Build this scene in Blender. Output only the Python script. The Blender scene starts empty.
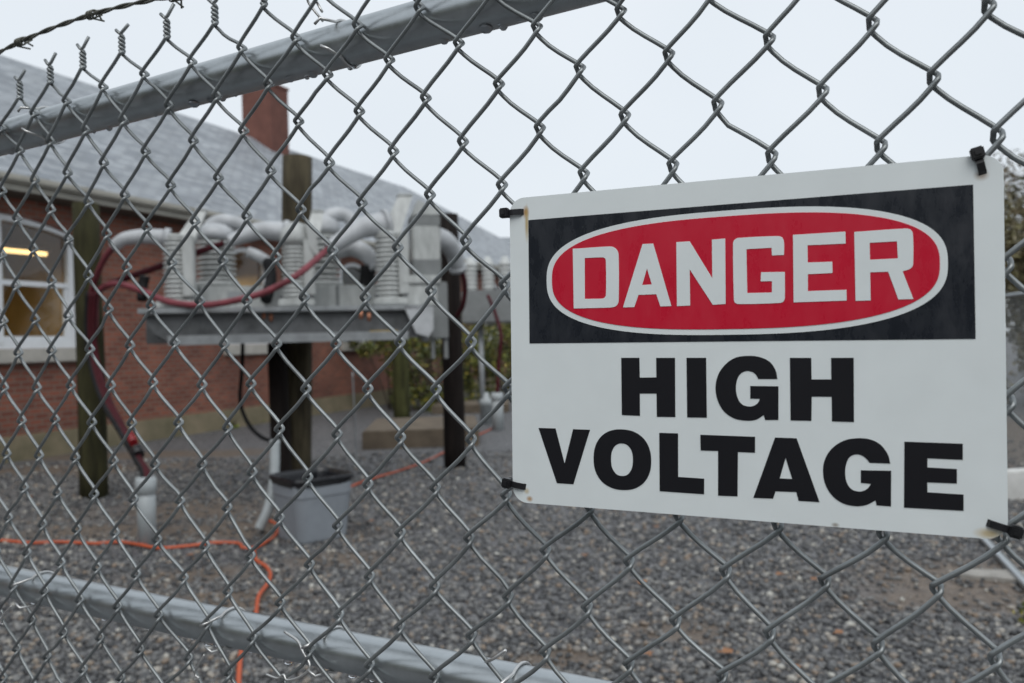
import bpy, bmesh, math, random
import numpy as np
from mathutils import Vector, Matrix, Euler

# ------------------------------------------------------------------ scene, camera, light
scn = bpy.context.scene
C = scn.collection
rad = math.radians
EYE = 1.55           # camera height
FPX = 810.0          # focal length in pixels of a 1024 wide frame
ROLL = 0.0265
CA, SA = math.cos(ROLL), math.sin(ROLL)

cam_d = bpy.data.cameras.new('camera')
cam = bpy.data.objects.new('camera', cam_d)
C.objects.link(cam)
cam.location = (0, 0, EYE)
cam.rotation_euler = (rad(90), ROLL, 0)
cam_d.sensor_width = 36.0
cam_d.lens = 36.0 * FPX / 1024.0
cam_d.clip_start = 0.02
cam_d.clip_end = 2000
cam_d.dof.use_dof = True
cam_d.dof.focus_distance = 0.68
cam_d.dof.aperture_fstop = 7.8
scn.camera = cam

world = bpy.data.worlds.new('World')
scn.world = world
world.use_nodes = True
wn = world.node_tree
wn.nodes.clear()
w_out = wn.nodes.new('ShaderNodeOutputWorld')
w_mix = wn.nodes.new('ShaderNodeMixShader')
w_sky = wn.nodes.new('ShaderNodeTexSky')
w_sky.sky_type = 'NISHITA'
w_sky.sun_disc = False
w_sky.sun_elevation = rad(52)
w_sky.sun_rotation = rad(200)
w_sky.air_density = 1.0
w_sky.dust_density = 4.0
w_b1 = wn.nodes.new('ShaderNodeBackground')
w_b1.inputs['Strength'].default_value = 0.10
w_b2 = wn.nodes.new('ShaderNodeBackground')
w_b2.inputs['Strength'].default_value = 1.0
# an even overcast with very soft cloud mottling
w_tc = wn.nodes.new('ShaderNodeTexCoord')
w_no = wn.nodes.new('ShaderNodeTexNoise')
w_no.inputs['Scale'].default_value = 1.6
w_no.inputs['Detail'].default_value = 3.0
w_rp = wn.nodes.new('ShaderNodeValToRGB')
w_rp.color_ramp.elements[0].position = 0.3
w_rp.color_ramp.elements[0].color = (0.635, 0.69, 0.74, 1)
w_rp.color_ramp.elements[1].position = 0.7
w_rp.color_ramp.elements[1].color = (0.705, 0.75, 0.795, 1)
w_mix.inputs[0].default_value = 0.92
L = wn.links.new
L(w_sky.outputs[0], w_b1.inputs['Color'])
L(w_tc.outputs['Generated'], w_no.inputs['Vector'])
L(w_no.outputs['Fac'], w_rp.inputs[0])
L(w_rp.outputs[0], w_b2.inputs['Color'])
L(w_b1.outputs[0], w_mix.inputs[1])
L(w_b2.outputs[0], w_mix.inputs[2])
L(w_mix.outputs[0], w_out.inputs[0])

sun_d = bpy.data.lights.new('sun', 'SUN')
sun_d.energy = 1.0
sun_d.angle = rad(45)
sun_d.color = (1.0, 0.985, 0.96)
sun = bpy.data.objects.new('sun', sun_d)
C.objects.link(sun)
sun.rotation_euler = (rad(38), rad(6), 0)

vs = scn.view_settings
vs.view_transform = 'Standard'
vs.look = 'None'
vs.exposure = 0.30
vs.gamma = 1.0
vs.use_curve_mapping = False
scn.cycles.use_denoising = True
scn.cycles.max_bounces = 6
scn.cycles.transparent_max_bounces = 12
rng = random.Random(7)
nrng = np.random.default_rng(11)

# ------------------------------------------------------------------ placing helpers
def ray(px, py):
    u, v = px - 512.0, py - 341.5
    return Vector(((u * CA - v * SA) / FPX, 1.0, -(u * SA + v * CA) / FPX))
def at(px, py, Y):
    r = ray(px, py)
    return Vector((r.x * Y, Y, EYE + r.z * Y))
def ground(px, py, z=0.0):
    r = ray(px, py)
    return at(px, py, (z - EYE) / r.z)

# ------------------------------------------------------------------ materials
MATS = {}
def nmat(name, color, rough=0.6, metal=0.0, var=0.0, vscale=8.0, bump=0.0, bscale=40.0, spec=0.5, detail=5.0, color2=None, stretch=None, rvar=0.0, clear=0.0):
    if name in MATS: return MATS[name]
    m = bpy.data.materials.new(name)
    m.use_nodes = True
    nt = m.node_tree
    p = nt.nodes['Principled BSDF']
    p.inputs['Roughness'].default_value = rough
    p.inputs['Metallic'].default_value = metal
    p.inputs['Specular IOR Level'].default_value = spec
    p.inputs['Base Color'].default_value = (*color, 1)
    if clear: p.inputs['Coat Weight'].default_value = clear; p.inputs['Coat Roughness'].default_value = 0.12
    tc = nt.nodes.new('ShaderNodeTexCoord')
    src = tc.outputs['Object']
    if stretch:
        mp = nt.nodes.new('ShaderNodeMapping'); mp.inputs['Scale'].default_value = stretch
        nt.links.new(src, mp.inputs[0]); src = mp.outputs[0]
    if var or color2:
        n = nt.nodes.new('ShaderNodeTexNoise'); n.inputs['Scale'].default_value = vscale; n.inputs['Detail'].default_value = detail
        n.inputs['Roughness'].default_value = 0.65
        nt.links.new(src, n.inputs['Vector'])
        r = nt.nodes.new('ShaderNodeValToRGB')
        c2 = color2 if color2 else tuple(min(1, c * (1 + var)) for c in color)
        c1 = color if color2 else tuple(c * (1 - var) for c in color)
        r.color_ramp.elements[0].position = 0.32; r.color_ramp.elements[0].color = (*c1, 1)
        r.color_ramp.elements[1].position = 0.68; r.color_ramp.elements[1].color = (*c2, 1)
        nt.links.new(n.outputs['Fac'], r.inputs[0]); nt.links.new(r.outputs[0], p.inputs['Base Color'])
        if rvar:
            mr = nt.nodes.new('ShaderNodeMapRange'); mr.inputs['To Min'].default_value = max(0.03, rough - rvar); mr.inputs['To Max'].default_value = min(1, rough + rvar)
            mr.inputs['From Min'].default_value = 0.3; mr.inputs['From Max'].default_value = 0.7
            nt.links.new(n.outputs['Fac'], mr.inputs[0]); nt.links.new(mr.outputs[0], p.inputs['Roughness'])
    if bump:
        n2 = nt.nodes.new('ShaderNodeTexNoise'); n2.inputs['Scale'].default_value = bscale; n2.inputs['Detail'].default_value = 4
        nt.links.new(src, n2.inputs['Vector'])
        b = nt.nodes.new('ShaderNodeBump'); b.inputs['Strength'].default_value = bump; b.inputs['Distance'].default_value = 0.01
        nt.links.new(n2.outputs['Fac'], b.inputs['Height']); nt.links.new(b.outputs[0], p.inputs['Normal'])
    MATS[name] = m
    return m

M_WIRE = nmat('galvanized_wire', (0.25, 0.268, 0.272), 0.42, 0.68, var=0.24, vscale=25)
M_RAIL = nmat('galvanized_tube', (0.44, 0.47, 0.485), 0.33, 0.85, var=0.10, vscale=40, rvar=0.05)
M_RUSTWIRE = nmat('weathered_barbed_wire', (0.13, 0.13, 0.11), 0.6, 0.5, var=0.3, vscale=90)
M_TIEWIRE = nmat('aluminium_tie_wire', (0.62, 0.62, 0.61), 0.35, 0.8, var=0.15, vscale=80)
M_BLACKPLASTIC = nmat('black_nylon', (0.012, 0.012, 0.014), 0.4, var=0.3, vscale=200)
M_WOOD = nmat('mossy_pole_wood', (0.020, 0.019, 0.010), 0.9, spec=0.2, color2=(0.055, 0.052, 0.024), vscale=3.0, stretch=(5, 5, 0.7), bump=0.6, bscale=14)
M_WOODDARK = nmat('dark_wet_wood', (0.008, 0.006, 0.006), 0.85, spec=0.15, color2=(0.022, 0.017, 0.015), vscale=3.0, stretch=(6, 6, 0.5), bump=0.6, bscale=14)
M_WOODGREEN = nmat('green_algae_wood', (0.022, 0.022, 0.010), 0.9, spec=0.2, color2=(0.075, 0.078, 0.028), vscale=3.0, stretch=(5, 5, 0.8), bump=0.6, bscale=14)
M_WOODBROWN = nmat('weathered_brown_wood', (0.030, 0.025, 0.017), 0.9, spec=0.2, color2=(0.095, 0.080, 0.050), vscale=3.0, stretch=(5, 5, 0.6), bump=0.6, bscale=14)
M_EQUIP = nmat('grey_enamel', (0.43, 0.445, 0.435), 0.42, var=0.20, vscale=3.0, bump=0.05, bscale=30, stretch=(5, 5, 1.2))
M_EQUIPDARK = nmat('grey_enamel_band', (0.19, 0.20, 0.20), 0.5, var=0.12, vscale=6)
M_PORC = nmat('pale_porcelain', (0.47, 0.485, 0.475), 0.35, var=0.16, vscale=3.5, stretch=(5, 5, 1.2))
M_BOOT = nmat('pale_grey_rubber_boot', (0.43, 0.445, 0.46), 0.45, var=0.18, vscale=5)
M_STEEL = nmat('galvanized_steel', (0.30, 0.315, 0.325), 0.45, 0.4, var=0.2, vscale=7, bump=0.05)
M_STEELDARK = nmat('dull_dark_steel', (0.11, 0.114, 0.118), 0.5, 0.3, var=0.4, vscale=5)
M_RED = nmat('dull_red_cable', (0.19, 0.038, 0.05), 0.6, var=0.25, vscale=9)
M_REDDARK = nmat('dark_red_cable', (0.055, 0.008, 0.012), 0.7, spec=0.2, var=0.3, vscale=9)
M_REDTAPE = nmat('bright_red_tape', (0.20, 0.008, 0.012), 0.4, var=0.15, vscale=9)
M_BLACKCABLE = nmat('black_cable', (0.012, 0.012, 0.013), 0.7, spec=0.2, var=0.3, vscale=9)
M_PVC = nmat('grey_pvc', (0.36, 0.39, 0.40), 0.4, var=0.1, vscale=6)
M_BIN = nmat('grey_bin_plastic', (0.25, 0.275, 0.305), 0.5, var=0.10, vscale=5, bump=0.04)
M_LINER = nmat('black_bin_liner', (0.012, 0.013, 0.016), 0.3, var=0.2, vscale=20, bump=0.5, bscale=30)
M_CORD = nmat('orange_cord', (0.50, 0.095, 0.035), 0.5, var=0.15, vscale=4)
M_CONC = nmat('weathered_concrete', (0.125, 0.098, 0.07), 0.85, var=0.3, vscale=3, bump=0.4, bscale=30)
M_CONCDARK = nmat('mossy_concrete', (0.27, 0.22, 0.145), 0.9, color2=(0.14, 0.125, 0.075), vscale=1.6, bump=0.3, bscale=20)
M_STONE = nmat('pale_limestone', (0.42, 0.40, 0.36), 0.8, var=0.15, vscale=4)
M_WHITE = nmat('white_window_paint', (0.72, 0.74, 0.76), 0.5, var=0.06, vscale=5)
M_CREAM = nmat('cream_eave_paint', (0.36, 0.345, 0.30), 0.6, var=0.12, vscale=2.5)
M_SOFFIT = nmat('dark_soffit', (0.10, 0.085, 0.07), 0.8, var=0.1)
M_INTERIOR = nmat('tan_interior_wall', (0.45, 0.34, 0.16), 0.8, var=0.2, vscale=1.2)
M_INTDARK = nmat('brown_interior_floor', (0.12, 0.08, 0.05), 0.7, var=0.2, vscale=1.2)
M_YELLOW = nmat('yellow_marker', (0.48, 0.31, 0.03), 0.5, var=0.1)
M_COPPER = nmat('copper_lug', (0.45, 0.20, 0.12), 0.4, 0.7, var=0.2)
M_BARK = nmat('grey_bark', (0.07, 0.055, 0.04), 0.9, var=0.3, vscale=9, bump=0.6, bscale=20)

def principled(name):
    m = bpy.data.materials.new(name); m.use_nodes = True
    return m, m.node_tree, m.node_tree.nodes['Principled BSDF']

def brick_material():
    m, nt, p = principled('red_brick')
    tc = nt.nodes.new('ShaderNodeTexCoord')
    b = nt.nodes.new('ShaderNodeTexBrick')
    b.inputs['Scale'].default_value = 1.0
    b.inputs['Brick Width'].default_value = 0.215
    b.inputs['Row Height'].default_value = 0.082
    b.inputs['Mortar Size'].default_value = 0.011
    b.inputs['Color1'].default_value = (0.30, 0.098, 0.060, 1)
    b.inputs['Color2'].default_value = (0.18, 0.057, 0.037, 1)
    b.inputs['Mortar'].default_value = (0.21, 0.155, 0.125, 1)
    n = nt.nodes.new('ShaderNodeTexNoise'); n.inputs['Scale'].default_value = 0.9; n.inputs['Detail'].default_value = 6
    mx = nt.nodes.new('ShaderNodeMix'); mx.data_type = 'RGBA'; mx.blend_type = 'MULTIPLY'
    rp = nt.nodes.new('ShaderNodeValToRGB')
    rp.color_ramp.elements[0].position = 0.3; rp.color_ramp.elements[0].color = (0.62, 0.60, 0.60, 1)
    rp.color_ramp.elements[1].position = 0.7; rp.color_ramp.elements[1].color = (1.1, 1.05, 1.0, 1)
    mx.inputs[0].default_value = 1.0
    nt.links.new(tc.outputs['Object'], b.inputs['Vector']); nt.links.new(tc.outputs['Object'], n.inputs['Vector'])
    nt.links.new(n.outputs['Fac'], rp.inputs[0])
    nt.links.new(b.outputs['Color'], mx.inputs[6]); nt.links.new(rp.outputs[0], mx.inputs[7])
    nt.links.new(mx.outputs[2], p.inputs['Base Color'])
    bp = nt.nodes.new('ShaderNodeBump'); bp.inputs['Strength'].default_value = 0.4; bp.inputs['Distance'].default_value = 0.01; bp.invert = True
    nt.links.new(b.outputs['Fac'], bp.inputs['Height']); nt.links.new(bp.outputs[0], p.inputs['Normal'])
    p.inputs['Roughness'].default_value = 0.75
    return m
M_BRICK = brick_material()

M_CHIM = nmat('old_dark_brick', (0.10, 0.037, 0.027), 0.8, color2=(0.18, 0.072, 0.052), vscale=2.2, bump=0.3, bscale=14, detail=9)
def roof_material():
    m, nt, p = principled('grey_shingle')
    tc = nt.nodes.new('ShaderNodeTexCoord')
    b = nt.nodes.new('ShaderNodeTexBrick')
    b.inputs['Scale'].default_value = 1.0
    b.inputs['Brick Width'].default_value = 0.32
    b.inputs['Row Height'].default_value = 0.15
    b.inputs['Mortar Size'].default_value = 0.012
    b.inputs['Color1'].default_value = (0.36, 0.385, 0.41, 1)
    b.inputs['Color2'].default_value = (0.19, 0.21, 0.235, 1)
    b.inputs['Mortar'].default_value = (0.13, 0.14, 0.15, 1)
    n = nt.nodes.new('ShaderNodeTexNoise'); n.inputs['Scale'].default_value = 0.7; n.inputs['Detail'].default_value = 7
    rp = nt.nodes.new('ShaderNodeValToRGB')
    rp.color_ramp.elements[0].position = 0.3; rp.color_ramp.elements[0].color = (0.8, 0.8, 0.8, 1)
    rp.color_ramp.elements[1].position = 0.7; rp.color_ramp.elements[1].color = (1.1, 1.1, 1.1, 1)
    mx = nt.nodes.new('ShaderNodeMix'); mx.data_type = 'RGBA'; mx.blend_type = 'MULTIPLY'; mx.inputs[0].default_value = 1
    nt.links.new(tc.outputs['Object'], b.inputs['Vector']); nt.links.new(tc.outputs['Object'], n.inputs['Vector'])
    nt.links.new(n.outputs['Fac'], rp.inputs[0]); nt.links.new(b.outputs['Color'], mx.inputs[6]); nt.links.new(rp.outputs[0], mx.inputs[7])
    nt.links.new(mx.outputs[2], p.inputs['Base Color'])
    p.inputs['Roughness'].default_value = 0.5
    bp = nt.nodes.new('ShaderNodeBump'); bp.inputs['Strength'].default_value = 0.4; bp.inputs['Distance'].default_value = 0.01; bp.invert = True
    nt.links.new(b.outputs['Fac'], bp.inputs['Height']); nt.links.new(bp.outputs[0], p.inputs['Normal'])
    return m
M_ROOF = roof_material()

def glass_material():
    m = bpy.data.materials.new('window_glass'); m.use_nodes = True
    nt = m.node_tree; nt.nodes.clear()
    o = nt.nodes.new('ShaderNodeOutputMaterial'); mx = nt.nodes.new('ShaderNodeMixShader')
    t = nt.nodes.new('ShaderNodeBsdfTransparent'); g = nt.nodes.new('ShaderNodeBsdfGlossy')
    g.inputs['Roughness'].default_value = 0.03
    t.inputs['Color'].default_value = (0.85, 0.86, 0.84, 1)
    mx.inputs[0].default_value = 0.05
    nt.links.new(t.outputs[0], mx.inputs[1]); nt.links.new(g.outputs[0], mx.inputs[2]); nt.links.new(mx.outputs[0], o.inputs[0])
    return m
M_GLASS = glass_material()

def water_material():
    m, nt, p = principled('water_drop')
    p.inputs['Base Color'].default_value = (0.95, 0.97, 1, 1)
    p.inputs['Roughness'].default_value = 0.02
    p.inputs['Transmission Weight'].default_value = 1.0
    p.inputs['IOR'].default_value = 1.33
    return m
M_WATER = water_material()

def lamp_material():
    m, nt, p = principled('warm_lit_tube')
    p.inputs['Base Color'].default_value = (1, 0.9, 0.7, 1)
    p.inputs['Emission Color'].default_value = (1.0, 0.66, 0.28, 1)
    p.inputs['Emission Strength'].default_value = 2.4
    return m
M_LAMP = lamp_material()

def leaf_material(name, cols):
    m, nt, p = principled(name)
    g = nt.nodes.new('ShaderNodeNewGeometry')
    r = nt.nodes.new('ShaderNodeValToRGB')
    els = r.color_ramp.elements
    while len(els) < len(cols): els.new(0.5)
    for i, c in enumerate(cols):
        els[i].position = i / (len(cols) - 1); els[i].color = (*c, 1)
    nt.links.new(g.outputs['Random Per Island'], r.inputs[0]); nt.links.new(r.outputs[0], p.inputs['Base Color'])
    p.inputs['Roughness'].default_value = 0.55
    return m
M_LEAF = leaf_material('dark_shrub_leaves', [(0.025, 0.035, 0.012), (0.06, 0.075, 0.02), (0.10, 0.13, 0.03), (0.18, 0.20, 0.035), (0.33, 0.26, 0.035)])
M_AUTUMN = leaf_material('brown_autumn_leaves', [(0.05, 0.035, 0.02), (0.10, 0.065, 0.03), (0.16, 0.11, 0.04), (0.10, 0.11, 0.04), (0.20, 0.17, 0.10)])
M_OLIVE = leaf_material('olive_brown_leaves', [(0.06, 0.05, 0.025), (0.10, 0.09, 0.035), (0.16, 0.14, 0.05), (0.12, 0.085, 0.04), (0.22, 0.20, 0.12)])
M_WEED = leaf_material('bright_weed_leaves', [(0.08, 0.12, 0.02), (0.18, 0.24, 0.04), (0.30, 0.34, 0.06)])
M_FALLEN = leaf_material('fallen_leaf_orange', [(0.48, 0.20, 0.03), (0.42, 0.16, 0.04)])
M_FALLENB = leaf_material('fallen_leaf_brown', [(0.25, 0.11, 0.05), (0.30, 0.15, 0.07)])

# ------------------------------------------------------------------ mesh builder
class MB:
    def __init__(s): s.v = []; s.f = []; s.sm = []
    def add(s, verts, faces, smooth=False):
        o = len(s.v); s.v += [tuple(v) for v in verts]
        s.f += [tuple(i + o for i in f) for f in faces]; s.sm += [smooth] * len(faces)
        return s
    def box(s, c, size, M=None, bevel=0.0):
        bm = bmesh.new(); bmesh.ops.create_cube(bm, size=1.0)
        bmesh.ops.scale(bm, vec=size, verts=bm.verts)
        if bevel: bmesh.ops.bevel(bm, geom=list(bm.edges), offset=bevel, segments=2, affect='EDGES')
        bm.verts.index_update()
        c = Vector(c)
        vs_ = [(M @ v.co if M else v.co) + c for v in bm.verts]
        s.add(vs_, [[v.index for v in f.verts] for f in bm.faces]); bm.free(); return s
    def tube(s, pts, r, n=10, cap=True, closed=False, smooth=True):
        pts = [Vector(p) for p in pts]; m = len(pts)
        rs = r if isinstance(r, (list, tuple)) else [r] * m
        verts = []; up = None
        for i, p in enumerate(pts):
            if closed: t = pts[(i + 1) % m] - pts[i - 1]
            else: t = pts[min(i + 1, m - 1)] - pts[max(i - 1, 0)]
            t = t.normalized() if t.length > 1e-9 else Vector((0, 0, 1))
            if up is None:
                a = Vector((0, 0, 1)) if abs(t.z) < 0.9 else Vector((1, 0, 0))
                up = (a - t * a.dot(t)).normalized()
            else:
                up = up - t * up.dot(t)
                up = up.normalized() if up.length > 1e-6 else t.orthogonal().normalized()
            w = t.cross(up)
            for k in range(n):
                q = 2 * math.pi * k / n
                verts.append(p + (up * math.cos(q) + w * math.sin(q)) * rs[i])
        faces = []
        rng_ = range(m if closed else m - 1)
        for i in rng_:
            j = (i + 1) % m
            for k in range(n):
                k2 = (k + 1) % n
                faces.append((i * n + k, i * n + k2, j * n + k2, j * n + k))
        s.add(verts, faces, smooth)
        if cap and not closed:
            o = len(s.v) - len(verts)
            s.f.append(tuple(o + k for k in range(n))[::-1]); s.sm.append(False)
            s.f.append(tuple(o + (m - 1) * n + k for k in range(n))); s.sm.append(False)
        return s
    def lathe(s, base, prof, n=24, M=None, smooth=True):
        base = Vector(base); verts = []
        for r, z in prof:
            for k in range(n):
                q = 2 * math.pi * k / n
                v = Vector((r * math.cos(q), r * math.sin(q), z))
                verts.append((M @ v if M else v) + base)
        faces = []
        for i in range(len(prof) - 1):
            for k in range(n):
                k2 = (k + 1) % n
                faces.append((i * n + k, i * n + k2, (i + 1) * n + k2, (i + 1) * n + k))
        faces.append(tuple(range(n))[::-1]); faces.append(tuple((len(prof) - 1) * n + k for k in range(n)))
        return s.add(verts, faces, smooth)
    def prism(s, poly, d):          # poly: 3D points, d: extrusion vector
        poly = [Vector(p) for p in poly]; d = Vector(d); n = len(poly)
        vs_ = poly + [p + d for p in poly]
        fs = [tuple(range(n))[::-1], tuple(range(n, 2 * n))] + [(i, (i + 1) % n, n + (i + 1) % n, n + i) for i in range(n)]
        return s.add(vs_, fs)
    def build(s, name, mat, parent=None, smooth_angle=None):
        org = Vector(parent_loc(parent)) if parent else Vector((0, 0, 0))
        me = bpy.data.meshes.new(name)
        me.from_pydata([(v[0] - org.x, v[1] - org.y, v[2] - org.z) for v in s.v], [], s.f)
        me.polygons.foreach_set('use_smooth', s.sm)
        me.materials.append(mat)
        me.update()
        if s.v and len(s.f) < 60000:
            bm = bmesh.new(); bm.from_mesh(me); bmesh.ops.recalc_face_normals(bm, faces=bm.faces); bm.to_mesh(me); bm.free()
        o = bpy.data.objects.new(name, me); C.objects.link(o)
        if parent: o.parent = parent
        return o
def parent_loc(o):
    l = Vector((0, 0, 0))
    while o: l += Vector(o.location); o = o.parent
    return l
def tag(o, label=None, cat=None, group=None, kind=None):
    if label: o['label'] = label
    if cat: o['category'] = cat
    if group: o['group'] = group
    if kind: o['kind'] = kind
    return o
def thing(name, loc, label, cat, group=None):
    o = bpy.data.objects.new(name, None); o.location = loc; o.empty_display_size = 0.1
    C.objects.link(o); return tag(o, label, cat, group)
def spline(pts, n=8):               # Catmull-Rom through pts
    P = [Vector(p) for p in pts]; P = [P[0] * 2 - P[1]] + P + [P[-1] * 2 - P[-2]]; out = []
    for i in range(1, len(P) - 2):
        for k in range(n):
            t = k / n; a, b, c, d = P[i - 1], P[i], P[i + 1], P[i + 2]
            out.append(0.5 * ((2 * b) + (c - a) * t + (2 * a - 5 * b + 4 * c - d) * t * t + (3 * b - a - 3 * c + d) * t ** 3))
    out.append(P[-2]); return out
def flat_shape(name, loops, thick, mat, parent, loc=(0, 0, 0)):
    """A flat sheet shape with holes, outline given in its own x/y metres, thick along z."""
    cu = bpy.data.curves.new(name, 'CURVE'); cu.dimensions = '2D'; cu.fill_mode = 'BOTH'; cu.extrude = thick / 2
    for lp in loops:
        sp = cu.splines.new('POLY'); sp.points.add(len(lp) - 1); sp.use_cyclic_u = True
        for q, (x, y) in zip(sp.points, lp): q.co = (x, y, 0, 1)
    tmp = bpy.data.objects.new(name + '_outline', cu); C.objects.link(tmp)
    dg = bpy.context.evaluated_depsgraph_get(); dg.update()
    me = bpy.data.meshes.new_from_object(tmp.evaluated_get(dg))
    bpy.data.objects.remove(tmp); bpy.data.curves.remove(cu)
    me.name = name; me.materials.clear(); me.materials.append(mat)
    o = bpy.data.objects.new(name, me); C.objects.link(o); o.location = loc
    if parent: o.parent = parent
    return o

# ------------------------------------------------------------------ ground
def fast_mesh(name, V, F, mat, kind=None, cols=None, parent=None):
    me = bpy.data.meshes.new(name)
    V = np.asarray(V, np.float32); F = np.asarray(F, np.int32); k = F.shape[1]
    me.vertices.add(len(V)); me.vertices.foreach_set('co', V.ravel())
    me.loops.add(F.size); me.loops.foreach_set('vertex_index', F.ravel())
    me.polygons.add(len(F)); me.polygons.foreach_set('loop_start', np.arange(0, F.size, k, dtype=np.int32))
    me.update(calc_edges=True); me.validate()
    me.materials.append(mat)
    o = bpy.data.objects.new(name, me); C.objects.link(o)
    if parent: o.parent = parent
    if kind: o['kind'] = kind
    return o

DIRT = [(ground(1045, 440), 4.0, 4.0), (ground(120, 600), 0.5, 0.3), (ground(330, 560), 0.5, 0.25), (ground(175, 512), 1.3, 0.6), (ground(235, 530), 1.3, 0.5), (ground(95, 530), 0.9, 0.35), (ground(240, 600), 0.55, 0.3), (ground(200, 575), 0.6, 0.3),
        (ground(1000, 585), 1.2, 0.75), (ground(930, 600), 0.6, 0.35), (ground(680, 632), 0.35, 0.2), (ground(40, 470), 3.0, 0.6), (ground(150, 455), 2.5, 0.5), (ground(560, 660), 0.3, 0.15)]
def ground_material():
    m, nt, p = principled('gravel_ground')
    ln = nt.links.new
    tc = nt.nodes.new('ShaderNodeTexCoord')
    vo = nt.nodes.new('ShaderNodeTexVoronoi'); vo.inputs['Scale'].default_value = 34.0
    r = nt.nodes.new('ShaderNodeValToRGB'); r.color_ramp.interpolation = 'LINEAR'
    e = r.color_ramp.elements
    e[0].position = 0.0; e[0].color = (0.05, 0.05, 0.055, 1); e[1].position = 1.0; e[1].color = (0.22, 0.22, 0.22, 1)
    x = e.new(0.55); x.color = (0.105, 0.105, 0.11, 1)
    sep = nt.nodes.new('ShaderNodeSeparateColor')
    ln(tc.outputs['Object'], vo.inputs['Vector']); ln(vo.outputs['Color'], sep.inputs[0]); ln(sep.outputs[0], r.inputs[0])
    n = nt.nodes.new('ShaderNodeTexNoise'); n.inputs['Scale'].default_value = 1.1; n.inputs['Detail'].default_value = 6
    ln(tc.outputs['Object'], n.inputs['Vector'])
    # soil shows through where the gravel is thin
    mask = None
    for (c, a, b) in DIRT:
        sub = nt.nodes.new('ShaderNodeVectorMath'); sub.operation = 'SUBTRACT'; sub.inputs[1].default_value = (c.x, c.y, 0)
        sc = nt.nodes.new('ShaderNodeVectorMath'); sc.operation = 'MULTIPLY'; sc.inputs[1].default_value = (1 / a, 1 / b, 0)
        le = nt.nodes.new('ShaderNodeVectorMath'); le.operation = 'LENGTH'
        ln(tc.outputs['Object'], sub.inputs[0]); ln(sub.outputs[0], sc.inputs[0]); ln(sc.outputs[0], le.inputs[0])
        if mask is None: mask = le.outputs['Value']
        else:
            mn = nt.nodes.new('ShaderNodeMath'); mn.operation = 'MINIMUM'; ln(mask, mn.inputs[0]); ln(le.outputs['Value'], mn.inputs[1]); mask = mn.outputs[0]
    ad = nt.nodes.new('ShaderNodeMath'); ad.operation = 'MULTIPLY_ADD'; ad.inputs[1].default_value = 1.8; ln(n.outputs['Fac'], ad.inputs[0]); ln(mask, ad.inputs[2])
    mr = nt.nodes.new('ShaderNodeMapRange'); mr.inputs['From Min'].default_value = 1.35; mr.inputs['From Max'].default_value = 2.1
    mr.inputs['To Min'].default_value = 0.85; mr.inputs['To Max'].default_value = 0.0
    ln(ad.outputs[0], mr.inputs[0])
    mx = nt.nodes.new('ShaderNodeMix'); mx.data_type = 'RGBA'
    n3 = nt.nodes.new('ShaderNodeTexNoise'); n3.inputs['Scale'].default_value = 14; n3.inputs['Detail'].default_value = 6
    ln(tc.outputs['Object'], n3.inputs['Vector'])
    r3 = nt.nodes.new('ShaderNodeValToRGB'); r3.color_ramp.elements[0].position = .3; r3.color_ramp.elements[0].color = (0.085, 0.062, 0.045, 1)
    r3.color_ramp.elements[1].position = .7; r3.color_ramp.elements[1].color = (0.19, 0.145, 0.105, 1)
    ln(n3.outputs['Fac'], r3.inputs[0])
    ln(mr.outputs[0], mx.inputs[0]); ln(r.outputs[0], mx.inputs[6]); ln(r3.outputs[0], mx.inputs[7])
    ln(mx.outputs[2], p.inputs['Base Color'])
    b = nt.nodes.new('ShaderNodeBump'); b.inputs['Strength'].default_value = 0.9; b.inputs['Distance'].default_value = 0.02; b.invert = True
    ln(vo.outputs['Distance'], b.inputs['Height']); ln(b.outputs[0], p.inputs['Normal'])
    p.inputs['Roughness'].default_value = 0.55
    return m
g = MB(); g.add([(-300, -100, 0), (300, -100, 0), (300, 600, 0), (-300, 600, 0)], [(0, 1, 2, 3)])
tag(g.build('ground', ground_material()), kind='structure')

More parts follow.
